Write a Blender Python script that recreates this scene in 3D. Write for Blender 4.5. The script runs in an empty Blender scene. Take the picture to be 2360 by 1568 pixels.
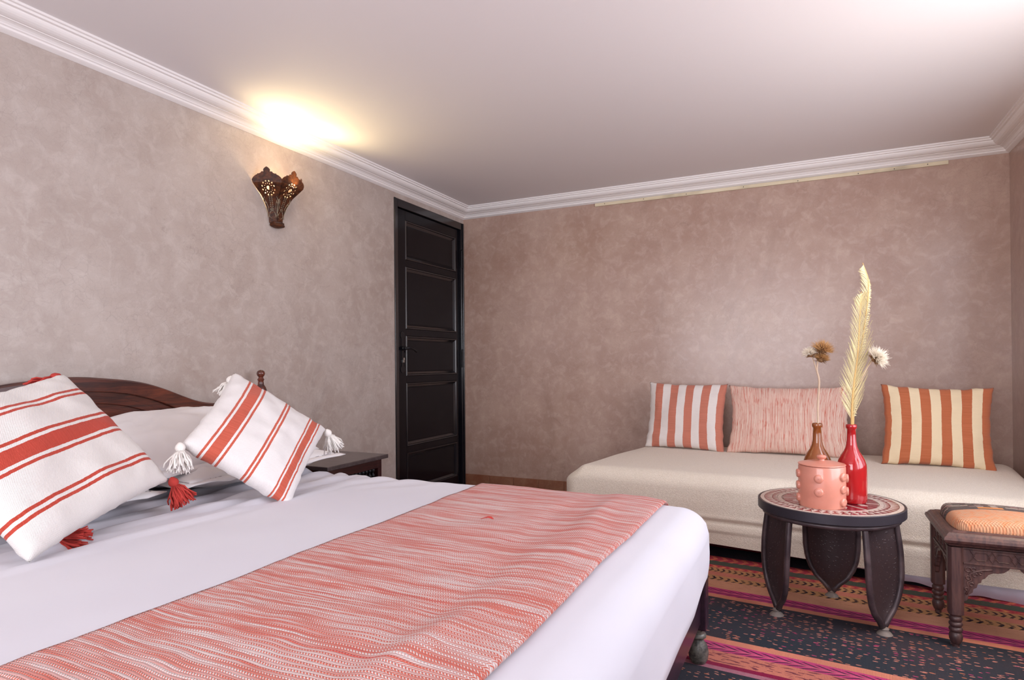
import bpy, bmesh, math, random
from math import sin, cos, pi, radians, sqrt, exp
from mathutils import Vector, Matrix, noise
R = random.Random(7)
SC = bpy.context.scene
COL = SC.collection

# ------------------------------------------------------------------ camera
F, YAW, PITCH, ROLL, PPY = 1436.48, 0.4454, 0.0048, -0.0087, 830.85
cam = bpy.data.cameras.new('camera'); camo = bpy.data.objects.new('camera', cam); COL.objects.link(camo)
fw = Vector((-sin(YAW)*cos(PITCH), cos(YAW)*cos(PITCH), sin(PITCH)))
rr = Vector((cos(YAW), sin(YAW), 0)); uu = rr.cross(fw)
r2 = rr*cos(ROLL)+uu*sin(ROLL); u2 = -rr*sin(ROLL)+uu*cos(ROLL)
m = Matrix((r2, u2, -fw)).transposed().to_4x4(); m.translation = Vector((2.389, -4.158, 0.93))
camo.matrix_world = m
cam.sensor_width = 36; cam.lens = F/2360*36; cam.shift_y = (PPY-784)/2360; cam.clip_start = .02
SC.camera = camo
# ------------------------------------------------------------------ light, exposure
SC.view_settings.view_transform = 'Standard'; SC.view_settings.look = 'None'
SC.view_settings.gamma = 1; SC.view_settings.use_curve_mapping = False
SC.view_settings.exposure = 0.0
w = bpy.data.worlds.new('world'); SC.world = w; w.use_nodes = True
w.node_tree.nodes['Background'].inputs[0].default_value = (.78, .86, 1, 1)
w.node_tree.nodes['Background'].inputs[1].default_value = 1.6
def area(name, loc, direction, sx, sy, power, col, spread=180):
    l = bpy.data.lights.new(name, 'AREA'); l.shape = 'RECTANGLE'; l.size = sx; l.size_y = sy
    l.energy = power; l.color = col; l.spread = radians(spread)
    o = bpy.data.objects.new(name, l); COL.objects.link(o); o.location = loc
    o.rotation_euler = Vector(direction).to_track_quat('-Z', 'Z').to_euler(); return o
# daylight entering by the window in the right wall and the window in the wall behind the camera
area('window_daylight_right', (3.60, -2.30, 1.25), (-1, 0, -.28), 2.8, 1.4, 84, (.89, .91, 1.0))
area('window_daylight_front', (1.75, -5.62, 1.25), (0, 1, -.05), 2.2, 1.4, 84, (.96, .95, 1.0))

# ------------------------------------------------------------------ geometry helpers
class MB:
    def __init__(s): s.v=[]; s.f=[]; s.m=[]; s.uv=[]
    def add(s, vs, fs, mi=0, M=None):
        n=len(s.v); s.v += [tuple(M@Vector(p)) if M else tuple(p) for p in vs]
        s.f += [tuple(i+n for i in f) for f in fs]; s.m += [mi]*len(fs); return s
    def box(s, x0,x1,y0,y1,z0,z1, mi=0, M=None):
        return s.add([(x0,y0,z0),(x1,y0,z0),(x1,y1,z0),(x0,y1,z0),(x0,y0,z1),(x1,y0,z1),(x1,y1,z1),(x0,y1,z1)],
              [(3,2,1,0),(4,5,6,7),(0,1,5,4),(1,2,6,5),(2,3,7,6),(3,0,4,7)], mi, M)
    def lathe(s, prof, n=32, c=(0,0,0), mi=0, M=None, caps=True):
        vs=[(c[0]+r*cos(2*pi*k/n), c[1]+r*sin(2*pi*k/n), c[2]+z) for r,z in prof for k in range(n)]
        fs=[(i*n+k, i*n+(k+1)%n, (i+1)*n+(k+1)%n, (i+1)*n+k) for i in range(len(prof)-1) for k in range(n)]
        if caps:
            fs.append(tuple(reversed(range(n)))); fs.append(tuple((len(prof)-1)*n+k for k in range(n)))
        return s.add(vs, fs, mi, M)
    def tube(s, pts, rad, n=8, mi=0, M=None, flat=1.0, closed=False):
        pts=[Vector(p) for p in pts]; N=len(pts); vs=[]
        up=Vector((0,0,1)); prev=None
        for i,p in enumerate(pts):
            a=pts[(i-1)%N] if (closed or i>0) else p; b=pts[(i+1)%N] if (closed or i<N-1) else p
            t=(b-a).normalized()
            if prev is None:
                q=t.cross(up)
                if q.length<.05: q=t.cross(Vector((1,0,0)))
            else: q=prev-t*prev.dot(t)
            q.normalize(); prev=q; w2=t.cross(q)
            r=rad[i] if isinstance(rad,(list,tuple)) else rad
            vs+=[tuple(p+q*(r*cos(2*pi*k/n))+w2*(r*flat*sin(2*pi*k/n))) for k in range(n)]
        fs=[]
        for i in range(N if closed else N-1):
            j=(i+1)%N
            fs+=[(i*n+k,i*n+(k+1)%n,j*n+(k+1)%n,j*n+k) for k in range(n)]
        if not closed: fs.append(tuple(reversed(range(n)))); fs.append(tuple((N-1)*n+k for k in range(n)))
        return s.add(vs, fs, mi, M)
    def prism(s, poly, h, mi=0, M=None):   # poly in xy, extruded 0..h in z
        n=len(poly)
        vs=[(x,y,0) for x,y in poly]+[(x,y,h) for x,y in poly]
        fs=[tuple(reversed(range(n))),tuple(range(n,2*n))]+[(k,(k+1)%n,n+(k+1)%n,n+k) for k in range(n)]
        return s.add(vs, fs, mi, M)
    def build(s, name, mats, parent=None, smooth=False, bevel=0, auto=None, sub=0):
        me=bpy.data.meshes.new(name); me.from_pydata(s.v,[],s.f)
        mats = mats if isinstance(mats,(list,tuple)) else [mats]
        for mm in mats: me.materials.append(mm)
        for p,i in zip(me.polygons,s.m): p.material_index=i
        if s.uv:
            l=me.uv_layers.new(name='UVMap')
            for lp in me.loops: l.data[lp.index].uv=s.uv[lp.vertex_index]
        bm=bmesh.new(); bm.from_mesh(me); bmesh.ops.recalc_face_normals(bm, faces=bm.faces); bm.to_mesh(me); bm.free()
        o=bpy.data.objects.new(name, me); COL.objects.link(o)
        if parent: o.parent=parent
        if smooth:
            for p in me.polygons: p.use_smooth=True
            if auto:
                me.set_sharp_from_angle(angle=radians(auto))
        if bevel:
            b=o.modifiers.new('bevel','BEVEL'); b.width=bevel; b.segments=2; b.limit_method='ANGLE'; b.angle_limit=radians(40)
        if sub:
            b=o.modifiers.new('sub','SUBSURF'); b.levels=sub; b.render_levels=sub
        return o
def empty(name, loc=(0,0,0), rz=0, label=None, cat=None, group=None):
    o=bpy.data.objects.new(name,None); COL.objects.link(o); o.location=loc; o.rotation_euler=(0,0,rz); o.empty_display_size=.05
    return tag(o,label,cat,group)
def tag(o, label=None, cat=None, group=None, kind=None):
    if label: o['label']=label
    if cat: o['category']=cat
    if group: o['group']=group
    if kind: o['kind']=kind
    return o
def struct(o): o['kind']='structure'; return o
def T(x=0,y=0,z=0): return Matrix.Translation((x,y,z))
def RZ(a): return Matrix.Rotation(a,4,'Z')
def RX(a): return Matrix.Rotation(a,4,'X')
def RY(a): return Matrix.Rotation(a,4,'Y')
def fb(x,y,z=0,s=1.0,o=3): return noise.fractal(Vector((x*s,y*s,z*s)),1.0,2.0,o)
def sm(a,b,x):
    t=min(1,max(0,(x-a)/(b-a))); return t*t*(3-2*t)

# ------------------------------------------------------------------ shader helpers
def lin(r,g,b):
    f=lambda c:(c/255/12.92) if c/255<=.04045 else ((c/255+.055)/1.055)**2.4
    return (f(r),f(g),f(b),1)
class K:
    def __init__(s,g,o): s.g=g; s.o=o
    def _b(s,op,a,b=None,c=None):
        n=s.g.nt.nodes.new('ShaderNodeMath'); n.operation=op
        for i,v in enumerate((a,b,c)):
            if v is None: continue
            if isinstance(v,K): s.g.nt.links.new(v.o,n.inputs[i])
            else: n.inputs[i].default_value=v
        return K(s.g,n.outputs[0])
    def __add__(s,b): return s._b('ADD',s,b)
    __radd__=__add__
    def __sub__(s,b): return s._b('SUBTRACT',s,b)
    def __rsub__(s,b): return s._b('SUBTRACT',b,s)
    def __mul__(s,b): return s._b('MULTIPLY',s,b)
    __rmul__=__mul__
    def __truediv__(s,b): return s._b('DIVIDE',s,b)
    def gt(s,b): return s._b('GREATER_THAN',s,b)
    def lt(s,b): return s._b('LESS_THAN',s,b)
    def abs(s): return s._b('ABSOLUTE',s)
    def frac(s): return s._b('FRACT',s)
    def floor(s): return s._b('FLOOR',s)
    def sin(s): return s._b('SINE',s)
    def min(s,b): return s._b('MINIMUM',s,b)
    def max(s,b): return s._b('MAXIMUM',s,b)
    def pw(s,b): return s._b('POWER',s,b)
    def band(s,a,b): return s.gt(a)*s.lt(b)
    def ss(s,a,b,lo=0.0,hi=1.0):
        n=s.g.nt.nodes.new('ShaderNodeMapRange'); n.interpolation_type='SMOOTHSTEP'
        s.g.nt.links.new(s.o,n.inputs[0])
        for i,v in zip((1,2,3,4),(a,b,lo,hi)): n.inputs[i].default_value=v
        return K(s.g,n.outputs[0])
class G:
    def __init__(s,name):
        s.m=bpy.data.materials.new(name); s.m.use_nodes=True; s.nt=s.m.node_tree
        s.p=s.nt.nodes['Principled BSDF']
    def coord(s,kind='Object'):
        n=s.nt.nodes.new('ShaderNodeTexCoord'); return n.outputs[kind]
    def geo(s): return s.nt.nodes.new('ShaderNodeNewGeometry').outputs['Position']
    def xyz(s,sock):
        n=s.nt.nodes.new('ShaderNodeSeparateXYZ'); s.nt.links.new(sock,n.inputs[0]); return [K(s,o) for o in n.outputs]
    def comb(s,x,y,z=0.0):
        n=s.nt.nodes.new('ShaderNodeCombineXYZ')
        for i,v in enumerate((x,y,z)):
            if isinstance(v,K): s.nt.links.new(v.o,n.inputs[i])
            else: n.inputs[i].default_value=v
        return n.outputs[0]
    def map(s,sock,scale=(1,1,1),rot=(0,0,0),loc=(0,0,0)):
        n=s.nt.nodes.new('ShaderNodeMapping'); s.nt.links.new(sock,n.inputs[0])
        n.inputs[1].default_value=loc; n.inputs[2].default_value=rot; n.inputs[3].default_value=scale; return n.outputs[0]
    def noise(s,vec,scale=5,detail=2,rough=.5,dist=0,out='Fac'):
        n=s.nt.nodes.new('ShaderNodeTexNoise'); s.nt.links.new(vec,n.inputs['Vector'])
        n.inputs['Scale'].default_value=scale; n.inputs['Detail'].default_value=detail
        n.inputs['Roughness'].default_value=rough; n.inputs['Distortion'].default_value=dist
        return K(s,n.outputs[0]) if out=='Fac' else n.outputs['Color']
    def vor(s,vec,scale=5,feature='F1',out='Distance',rand=1):
        n=s.nt.nodes.new('ShaderNodeTexVoronoi'); n.feature=feature; s.nt.links.new(vec,n.inputs['Vector'])
        n.inputs['Scale'].default_value=scale; n.inputs['Randomness'].default_value=rand
        return K(s,n.outputs[out]) if out!='Color' else n.outputs['Color']
    def wave(s,vec,scale,dist=0,detail=2,dscale=1,dirn='X'):
        n=s.nt.nodes.new('ShaderNodeTexWave'); s.nt.links.new(vec,n.inputs['Vector']); n.bands_direction=dirn
        n.inputs['Scale'].default_value=scale; n.inputs['Distortion'].default_value=dist
        n.inputs['Detail'].default_value=detail; n.inputs['Detail Scale'].default_value=dscale
        return K(s,n.outputs['Fac'])
    def vadd(s,a,b,f=1.0):
        n=s.nt.nodes.new('ShaderNodeVectorMath'); n.operation='MULTIPLY_ADD'
        s.nt.links.new(b,n.inputs[0]); n.inputs[1].default_value=(f,f,f); s.nt.links.new(a,n.inputs[2]); return n.outputs[0]
    def mix(s,f,a,b):
        n=s.nt.nodes.new('ShaderNodeMix'); n.data_type='RGBA'
        for sk,v in ((n.inputs[0],f),(n.inputs[6],a),(n.inputs[7],b)):
            if isinstance(v,K): s.nt.links.new(v.o,sk)
            elif isinstance(v,bpy.types.NodeSocket): s.nt.links.new(v,sk)
            else: sk.default_value=v
        return n.outputs[2]
    def steps(s,x,cols,lo,hi):   # cols: list of (position, colour), constant ramp
        n=s.nt.nodes.new('ShaderNodeValToRGB'); n.color_ramp.interpolation='CONSTANT'
        e=n.color_ramp.elements
        while len(e)<len(cols): e.new(1.0)
        for k,(p,c) in enumerate(cols): e[k].position=(p-lo)/(hi-lo); e[k].color=c
        t=(x-lo)/(hi-lo); s.nt.links.new(t.o,n.inputs[0]); return n.outputs[0]
    def bump(s,h,strength=.3,dist=.001):
        n=s.nt.nodes.new('ShaderNodeBump'); s.nt.links.new(h.o,n.inputs['Height'])
        n.inputs['Strength'].default_value=strength; n.inputs['Distance'].default_value=dist
        s.nt.links.new(n.outputs[0],s.p.inputs['Normal']); return s
    def fin(s,col=None,rough=None,**kw):
        def put(k,v):
            sk=s.p.inputs[k]
            if isinstance(v,K): s.nt.links.new(v.o,sk)
            elif isinstance(v,bpy.types.NodeSocket): s.nt.links.new(v,sk)
            else: sk.default_value=v
        if col is not None: put('Base Color',col)
        if rough is not None: put('Roughness',rough)
        for k,v in kw.items(): put(k.replace('_',' '),v)
        return s.m

def mat_plaster(name, c0, c1, c2, gloss=.42, spec=.5):
    g=G(name); P=g.geo()
    big=g.noise(P,.9,4,.6); mid=g.noise(P,4.5,5,.62,.4); fine=g.noise(P,28,4,.6)
    warp=g.vadd(P,g.noise(P,7,3,.5,0,'c'),.12)
    cr=g.vor(warp,27,'DISTANCE_TO_EDGE'); cr2=g.vor(g.vadd(P,g.noise(P,15,3,.5,0,'c'),.07),42,'DISTANCE_TO_EDGE')
    crack=(1-cr.ss(0,.035))*g.noise(P,3,3).ss(.42,.62)*.38+(1-cr2.ss(0,.05))*.2
    stain=g.noise(g.map(P,(1,1,.45)),2.3,6,.7,.8).ss(.57,.75)
    m2=g.noise(P,17,4,.65,.6)
    c=g.mix(big.ss(.3,.7)*.7+m2.ss(.4,.65)*.3,c0,c1); c=g.mix(mid.ss(.35,.72)*.4+m2.ss(.5,.72)*.3,c,c2)
    c=g.mix(g.noise(g.map(P,(1,1,1.8)),6,5,.75,1.5).ss(.60,.74)*.35,c,tuple(x*.68 for x in c0[:3])+(1,))
    c=g.mix(stain*.3,c,tuple(x*.62 for x in c0[:3])+(1,))
    c=g.mix(crack*.5,c,tuple(x*.5 for x in c0[:3])+(1,))
    g.bump(mid*.8+m2*.3+fine*.12-crack*.2,.22,.006)
    return g.fin(c,mid*.22+gloss-.1,Specular_IOR_Level=spec,Coat_Weight=.4,Coat_Roughness=.22)
M_wall=mat_plaster('polished_plaster',lin(165,147,137),lin(184,171,164),lin(200,188,181))
M_wallb=mat_plaster('polished_plaster_back',lin(162,128,112),lin(184,156,144),lin(196,170,154),.34)
def mat_plain(name,col,rough=.5,bs=0,bscale=200,var=0,**kw):
    g=G(name); P=g.coord('Object')
    n=g.noise(P,bscale,3)
    if bs: g.bump(n,bs,.001)
    if var:
        v=g.noise(P,bscale*.1,4,.6).ss(.3,.7); col=g.mix(v*var,col,tuple(x*.55 for x in col[:3])+(1,))
    return g.fin(col,rough,**kw)
M_ceil=mat_plain('ceiling_paint',lin(231,225,225),.75,.08,90)
M_cornice=mat_plain('cornice_plaster',lin(238,232,230),.6,.1,120)
def mat_wood(name,c0,c1,rough=.3,scale=1,coat=.3,axis='y',spec=.5):
    g=G(name); P=g.coord('Object')
    st={'x':(1.2,14,14),'y':(14,1.2,14),'z':(14,14,1.2)}[axis]
    Q=g.map(P,tuple(k*scale for k in st)); n=g.noise(Q,1.6,6,.65,1.2); n2=g.noise(Q,9,3,.6)
    kn=g.noise(P,3*scale,3,.5,1)
    c=g.mix((n*.75+n2*.25).ss(.36,.66),c0,c1); c=g.mix(kn.ss(.55,.8)*.5,c,tuple(x*.4 for x in c0[:3])+(1,))
    g.bump(n*.6+n2*.4,.15,.001)
    return g.fin(c,rough,Coat_Weight=coat,Coat_Roughness=.15,Specular_IOR_Level=spec)
M_headb=mat_wood('varnished_brown_wood',lin(48,18,14),lin(112,52,34),.28,1,.5)
M_darkwood=mat_wood('dark_red_wood',lin(30,12,14),lin(66,26,26),.3,1,.4)
M_patina=mat_wood('worn_grey_wood',lin(52,50,48),lin(120,114,106),.45,1.5,.1)
M_rail=mat_wood('dark_violet_wood',lin(28,16,30),lin(52,28,44),.35,1,.3)
M_stand=mat_wood('grey_brown_wood',lin(62,52,54),lin(86,74,74),.3,1,.5,'x')
M_stool=mat_wood('carved_brown_wood',lin(54,34,36),lin(92,62,56),.5,1.3,.1,'z')
M_door=mat_wood('black_lacquer',lin(8,7,13),lin(14,12,20),.2,1,.14,'z',.18)
M_doorgloss=mat_wood('black_lacquer_edge',lin(12,11,16),lin(24,22,28),.16,1,.7,'z',.5)
M_iron=mat_plain('black_iron',lin(22,20,24),.45,.3,60,0,Metallic=.3)
def g_metal():
    g=G('brown_black_metal'); P=g.coord('Object'); n=g.noise(P,160,3); b=g.noise(P,18,3)
    g.bump(n,.25,.0008); return g.fin(g.mix(b.ss(.4,.7),lin(62,50,54),lin(86,72,74)),.42,Metallic=.3)
M_metal=g_metal()
def g_hammer():
    g=G('hammered_metal'); P=g.coord('Object'); d=g.vor(P,95,'F1'); n=g.noise(P,50,3)
    g.bump((1-d.ss(0,.35))+n*.3,.5,.002)
    return g.fin(g.mix((1-d.ss(0,.25))*.6,lin(62,48,50),lin(104,86,84)),.42,Metallic=.25)
M_hammer=g_hammer()
M_rim=mat_plain('dark_grey_metal_band',lin(54,50,58),.4,.25,160,.1,Metallic=.3)
M_footpad=mat_plain('grey_rubber_pad',lin(128,116,110),.6,.2,80,.3)
def g_sheet():
    g=G('white_cotton'); P=g.coord('Object'); n=g.noise(P,700,2); b=g.noise(P,3,2)
    g.bump(n,.08,.0005); return g.fin(g.mix(b.ss(.3,.7)*.5,lin(209,206,213),lin(201,197,206)),.75,Sheen_Weight=.15,Specular_IOR_Level=.25)
M_sheet=g_sheet()
M_pillow=mat_plain('ivory_cotton',lin(236,232,232),.7,.08,500,0,Sheen_Weight=.1,Specular_IOR_Level=.25)
M_piping=mat_plain('grey_piping',lin(150,146,150),.7)
def g_boucle():
    g=G('cream_boucle'); P=g.coord('Object'); a=g.vor(g.vadd(P,g.noise(P,60,2,.5,0,'c'),.01),260,'F1'); n=g.noise(P,230,3,.7)
    g.bump(n*.8-a*.6,.8,.0025)
    v=g.noise(P,260,2,.6).ss(.35,.7)
    return g.fin(g.mix(v,lin(222,208,190),lin(238,226,210)),.85,Sheen_Weight=.2,Specular_IOR_Level=.2)
M_boucle=g_boucle()
M_skirt=mat_plain('lavender_white_cotton',lin(206,200,214),.8,.1,300)
def stripes_mat(name, bands, cbase, cred, period=None, weave=(97,103)):
    g=G(name); U,V,_=g.xyz(g.coord('UV'))
    wob=(g.noise(g.comb(U*3,V*60),1,2)-.5)*.006
    u=U+wob
    if period:
        c0,pd=period; mk=(((u-c0)/pd+.5).frac()-.5).abs().lt(.25)
    else:
        mk=None
        for a,b in bands:
            t=u.band(a,b); mk=t if mk is None else mk.max(t)
    W=(U*weave[0]*2*pi).sin()*(V*weave[1]*2*pi).sin()
    tw=((U*weave[0]+V*weave[1])*2*pi).sin()
    tint=g.noise(g.comb(U*2,V*180),1,2).ss(.3,.7)
    red=g.mix(tint*.35+W*.1,cred,tuple(min(1,x*1.5+.04) for x in cred[:3])+(1,))
    base=g.mix(tint*.25,cbase,tuple(x*.86 for x in cbase[:3])+(1,))
    g.bump(W*.22+tw*.2+g.noise(g.comb(U,V),80,4,.65)*1.1,.5,.0018)
    return g.fin(g.mix(mk,base,red),.88,Sheen_Weight=.15,Specular_IOR_Level=.2)
M_cR=stripes_mat('white_red_striped_weave_a',[(.15,.17),(.19,.285),(.305,.325),(.535,.555),(.57,.59),(.80,.815),(.83,.895),(.91,.925)],lin(226,220,218),lin(184,84,64))
M_cL=stripes_mat('white_red_striped_weave_b',[(.165,.185),(.205,.225),(.395,.415),(.435,.53),(.55,.57),(.775,.795),(.815,.835)],lin(224,218,214),lin(176,62,46))
M_d1=stripes_mat('terracotta_cream_stripes_a',None,lin(226,216,210),lin(184,112,92),(.148,.206),(130,110))
M_d3=stripes_mat('terracotta_cream_stripes_b',None,lin(234,212,176),lin(176,98,62),(.2,.188),(130,110))
def g_streak():
    g=G('red_streaked_weave'); U,V,_=g.xyz(g.coord('UV'))
    w_=(g.noise(g.comb(U*3,V*2),1,2)-.5)*.01
    a=g.noise(g.comb((U+w_)*190,V*1.3),1,3,.6); b=g.noise(g.comb((U+w_)*95,V*6,3.),1,2,.6)
    k=(a.ss(.44,.6)*.62+b.ss(.54,.68)*.55).min(1.0)
    g.bump((U*2*pi*130).sin()*.5+g.noise(g.comb(U,V),110,3)*.8,.55,.002)
    return g.fin(g.mix(k,lin(228,200,184),lin(196,100,82)),.9,Sheen_Weight=.15,Specular_IOR_Level=.2)
M_d2=g_streak()
def g_throw():
    # streaky slub weave in rows of slanted stitches; UV in metres, u along the bed
    g=G('red_white_slub_weave'); X,Y,Z=g.xyz(g.coord('UV'))
    wy=Y+(g.noise(g.comb(X*4,Y*7),1,3)-.5)*.035
    row=wy*190; ri=row.floor(); rf=row.frac()
    sgn=((ri*.5).frac().gt(.25))*2-1
    st=(X*185+ri*.37+sgn*(rf-.5)*.9).frac()
    th=g.noise(g.comb(X*3.0,ri*.83,1.),1,2,.6)       # one yarn colour per row, drifting along it
    th2=g.noise(g.comb(X*8,ri*1.7,5.),1,2,.5)
    th3=g.noise(g.comb(X*2.2,wy*26,9.),1,3,.6)
    k=th*.58+th2*.26+th3*.24
    cov=k.ss(.41,.64,.16,.95)
    stitch=(cov-(st-.5).abs()*2).ss(-.12,.12)
    hot=k.ss(.60,.70)
    red=g.mix(hot,lin(194,84,62),lin(190,48,26))
    c=g.mix(stitch*.95,lin(210,195,192),red)
    hump=1-(rf-.5).abs()*2
    g.bump(hump.pw(.6)*.8+(1-(st-.5).abs()*2)*.35+th2*.3,.85,.0028)
    return g.fin(c,.9,Sheen_Weight=.2,Specular_IOR_Level=.15)
M_throw=g_throw()
M_tassW=mat_plain('white_yarn',lin(236,230,224),.9,.3,300,.2)
M_tassR=mat_plain('red_yarn',lin(186,58,50),.9,.3,300,.35)
def ceramic(name,c,rough=.12,var=.15):
    g=G(name); P=g.coord('Object'); n=g.noise(P,14,3); g.bump(g.noise(P,22,2),.12,.003)
    return g.fin(g.mix(n.ss(.4,.7)*var*2,c,tuple(x*.75 for x in c[:3])+(1,)),rough,Coat_Weight=.4,Coat_Roughness=.06)
M_red=ceramic('red_glaze',lin(168,26,30)); M_brown=ceramic('caramel_glaze',lin(140,76,34)); M_jar=ceramic('salmon_glaze',lin(212,138,118),.35,.2)
M_cream=mat_plain('cream_tile',lin(206,190,178),.3,.1,100,.25,Coat_Weight=.3)
M_wine=mat_plain('wine_tile',lin(128,34,48),.25,.1,100,.4,Coat_Weight=.4)
M_grout=mat_plain('grey_grout',lin(150,126,112),.8,.2,200)
M_frond=mat_plain('dry_palm_leaf',lin(226,212,168),.6,.2,80,.25)
M_rachis=mat_plain('dry_palm_rib',lin(206,164,98),.5,.2,80,.3)
M_thst=mat_plain('dry_stem',lin(214,186,160),.8,.3,120,.3)
M_thw=mat_plain('thistle_down',lin(240,226,205),.95,.2,200,.1)
M_thb=mat_plain('thistle_brown_down',lin(196,146,92),.95,.2,200,.3)
M_thd=mat_plain('thistle_bract',lin(150,112,74),.9,.3,120,.5)
M_chrome=mat_plain('nickel',lin(200,200,196),.25,0,10,0,Metallic=1.)
def g_emit(name,c,s):
    g=G(name); return g.fin((c[0],c[1],c[2],1),.5,Emission_Color=(c[0],c[1],c[2],1),Emission_Strength=s)
M_bulb=g_emit('warm_bulb',(1,.78,.42),60)
def g_seat():
    g=G('kilim_seat_weave'); X,Y,Z=g.xyz(g.coord('Object'))
    w=(X*2*pi*118+Y*40).sin()*(Y*2*pi*123).sin()
    n=g.noise(g.comb((X*50).floor()*.37,(Y*110).floor()*.9),3,1,.5)
    patt=g.mix(n.gt(.5),lin(44,40,46),g.mix(g.noise(g.comb(X*30,Y*60),1,1).gt(.52),lin(160,150,140),lin(140,96,96)))
    org=g.mix(g.noise(g.comb(X,Y),60,2).ss(.4,.7),lin(186,138,108),lin(196,122,82))
    k=Y+.028+(g.noise(g.comb(X,Y),7,1)-.5)*.01
    dark=k.band(.008,.045)*(1-X.band(-.06,.01)*k.band(.02,.045))
    c=g.mix(k.gt(.008),org,patt); c=g.mix(dark,c,lin(44,42,52)); c=g.mix(X.band(-.06,.01)*k.band(.02,.042),c,lin(206,126,60))
    c=g.mix(w.gt(.2)*.25,c,lin(230,190,150))
    g.bump(w,.7,.002); return g.fin(c,.9)
M_seat=g_seat()
def g_rug():
    g=G('striped_kilim'); X,Y,Z=g.xyz(g.coord('Object'))   # object space: Y is the stripe axis
    t=Y+(g.noise(g.comb(X*6,Y*3),1,2)-.5)*.006
    dk=lin(48,52,60); red=lin(176,62,74); grn=lin(78,84,72); yel=lin(188,138,96); sal=lin(200,122,104); tan=lin(200,144,116)
    mag=lin(190,66,118); wine=lin(134,30,66); mau=lin(166,108,122); org=lin(204,130,106)
    L=[(-3.4,dk),(-3.0,sal),(-2.95,mag),(-2.88,tan),(-2.8,sal),(-2.74,mag),(-2.68,org),(-2.65,dk),(-2.275,dk),(-2.215,mau),(-2.19,wine),(-2.165,sal),(-2.085,mag),(-2.028,org),(-1.992,dk),
       (-1.632,org),(-1.592,mag),(-1.525,tan),(-1.43,yel),(-1.374,sal),(-1.325,yel),(-1.262,red),(-1.233,grn),(-1.178,red),(-1.10,dk),(-.95,red),(-.85,sal)]
    c=g.steps(t,L,-3.5,-.5)
    def motif(c,a,b,mask,col,amt=1.0):
        return g.mix(t.band(a,b)*mask*amt,c,col)
    # speckles in the dark bands
    sv=g.comb(X*42,Y*135); sp=g.vor(sv,1,'F1'); rnd=g.xyz(g.vor(sv,1,'F1','Color'))[0]
    ck=g.mix(g.noise(g.comb(X*25,Y*60,2.),1,1).gt(.53),lin(196,128,112),g.mix(g.noise(g.comb(X*4,Y*9,4.),1,1).gt(.5),lin(180,60,104),lin(190,110,80)))
    spk=sp.lt(.33)*rnd.gt(.52)
    c=motif(c,-1.99,-1.635,spk,ck); c=motif(c,-2.6,-2.22,spk,ck)
    # chevrons in the magenta bands
    for a,b in ((-1.592,-1.525),(-2.085,-2.028),(-2.74,-2.68),(-2.95,-2.88)):
        mid=(a+b)/2; ch=((X*26+(t-mid).abs()*62)).frac().lt(.36)
        c=motif(c,a+.006,b-.006,ch,lin(52,34,60))
        c=motif(c,a,b,((t-mid).abs().lt(.004)),lin(214,110,130),.7)
    # lozenge dashes
    for a,b,col,f,h in ((-1.425,-1.38,lin(42,36,46),34,.42),(-1.318,-1.272,lin(56,40,48),40,.42),(-1.258,-1.236,lin(226,150,96),26,.45),(-1.172,-1.105,lin(214,110,84),22,.42)):
        mid=(a+b)/2; hw=(b-a)/2
        z=((X*f+(t-mid).abs()/hw*.5).frac()-.5).abs().lt(h*.5)*g.noise(g.comb(X*22,t*150),1,1).gt(.42)
        c=motif(c,a,b,z,col)
    # flecks in the plain and salmon bands
    fl=g.noise(g.comb(X*14,t*170),1,3,.6).gt(.62)
    c=motif(c,-1.525,-1.43,fl,lin(150,84,60),.55); c=motif(c,-2.165,-2.085,g.noise(g.comb(X*26,t*95),1,2).gt(.57),lin(110,50,66),.9); c=motif(c,-1.374,-1.325,fl,lin(160,70,60),.5)
    c=motif(c,-2.215,-2.165,fl,lin(90,40,70),.6)
    c=g.mix(g.noise(g.comb(X*5,Y*5),1,3).ss(.3,.75)*.25,c,lin(90,60,60))
    g.bump((X*2*pi*260).sin()*.15+(Y*2*pi*330).sin()*.2+g.noise(g.comb(X*.6,Y*1.6),240,3,.7)*1.1,.7,.002)
    return g.fin(c,.95,Specular_IOR_Level=.1)
M_rug=g_rug()
M_floor=mat_plain('floor_cement',lin(120,98,92),.5,.2,30,.4)
M_tilebase=mat_plaster('brown_red_tile',lin(134,78,56),lin(152,104,78),lin(164,122,98),.35)
M_batten=mat_wood('cream_painted_wood',lin(206,190,160),lin(224,210,182),.6,1,0,'x')

# ------------------------------------------------------------------ room
W,H,YF = 3.365, 2.1076, -5.4
def boxes(name, L, mt): 
    b=MB(); [b.box(*q) for q in L]; return struct(b.build(name,mt))
boxes('floor',[(-.3,W+.3,YF-.3,.3,-.12,0)],M_floor)
boxes('ceiling',[(-.2,W+.2,YF-.2,.2,H,H+.12)],M_ceil)
DY0,DY1,DZ = -.888,-.002,2.003
boxes('wall_left',[(-.2,0,YF-.2,DY0,0,H),(-.2,0,DY1,0.0,0,H),(-.2,0,DY0,DY1,DZ,H),(-.2,-.16,DY0,DY1,0,DZ)],M_wall)
boxes('wall_back',[(-.2,W+.2,0,.2,0,H)],M_wallb)
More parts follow.
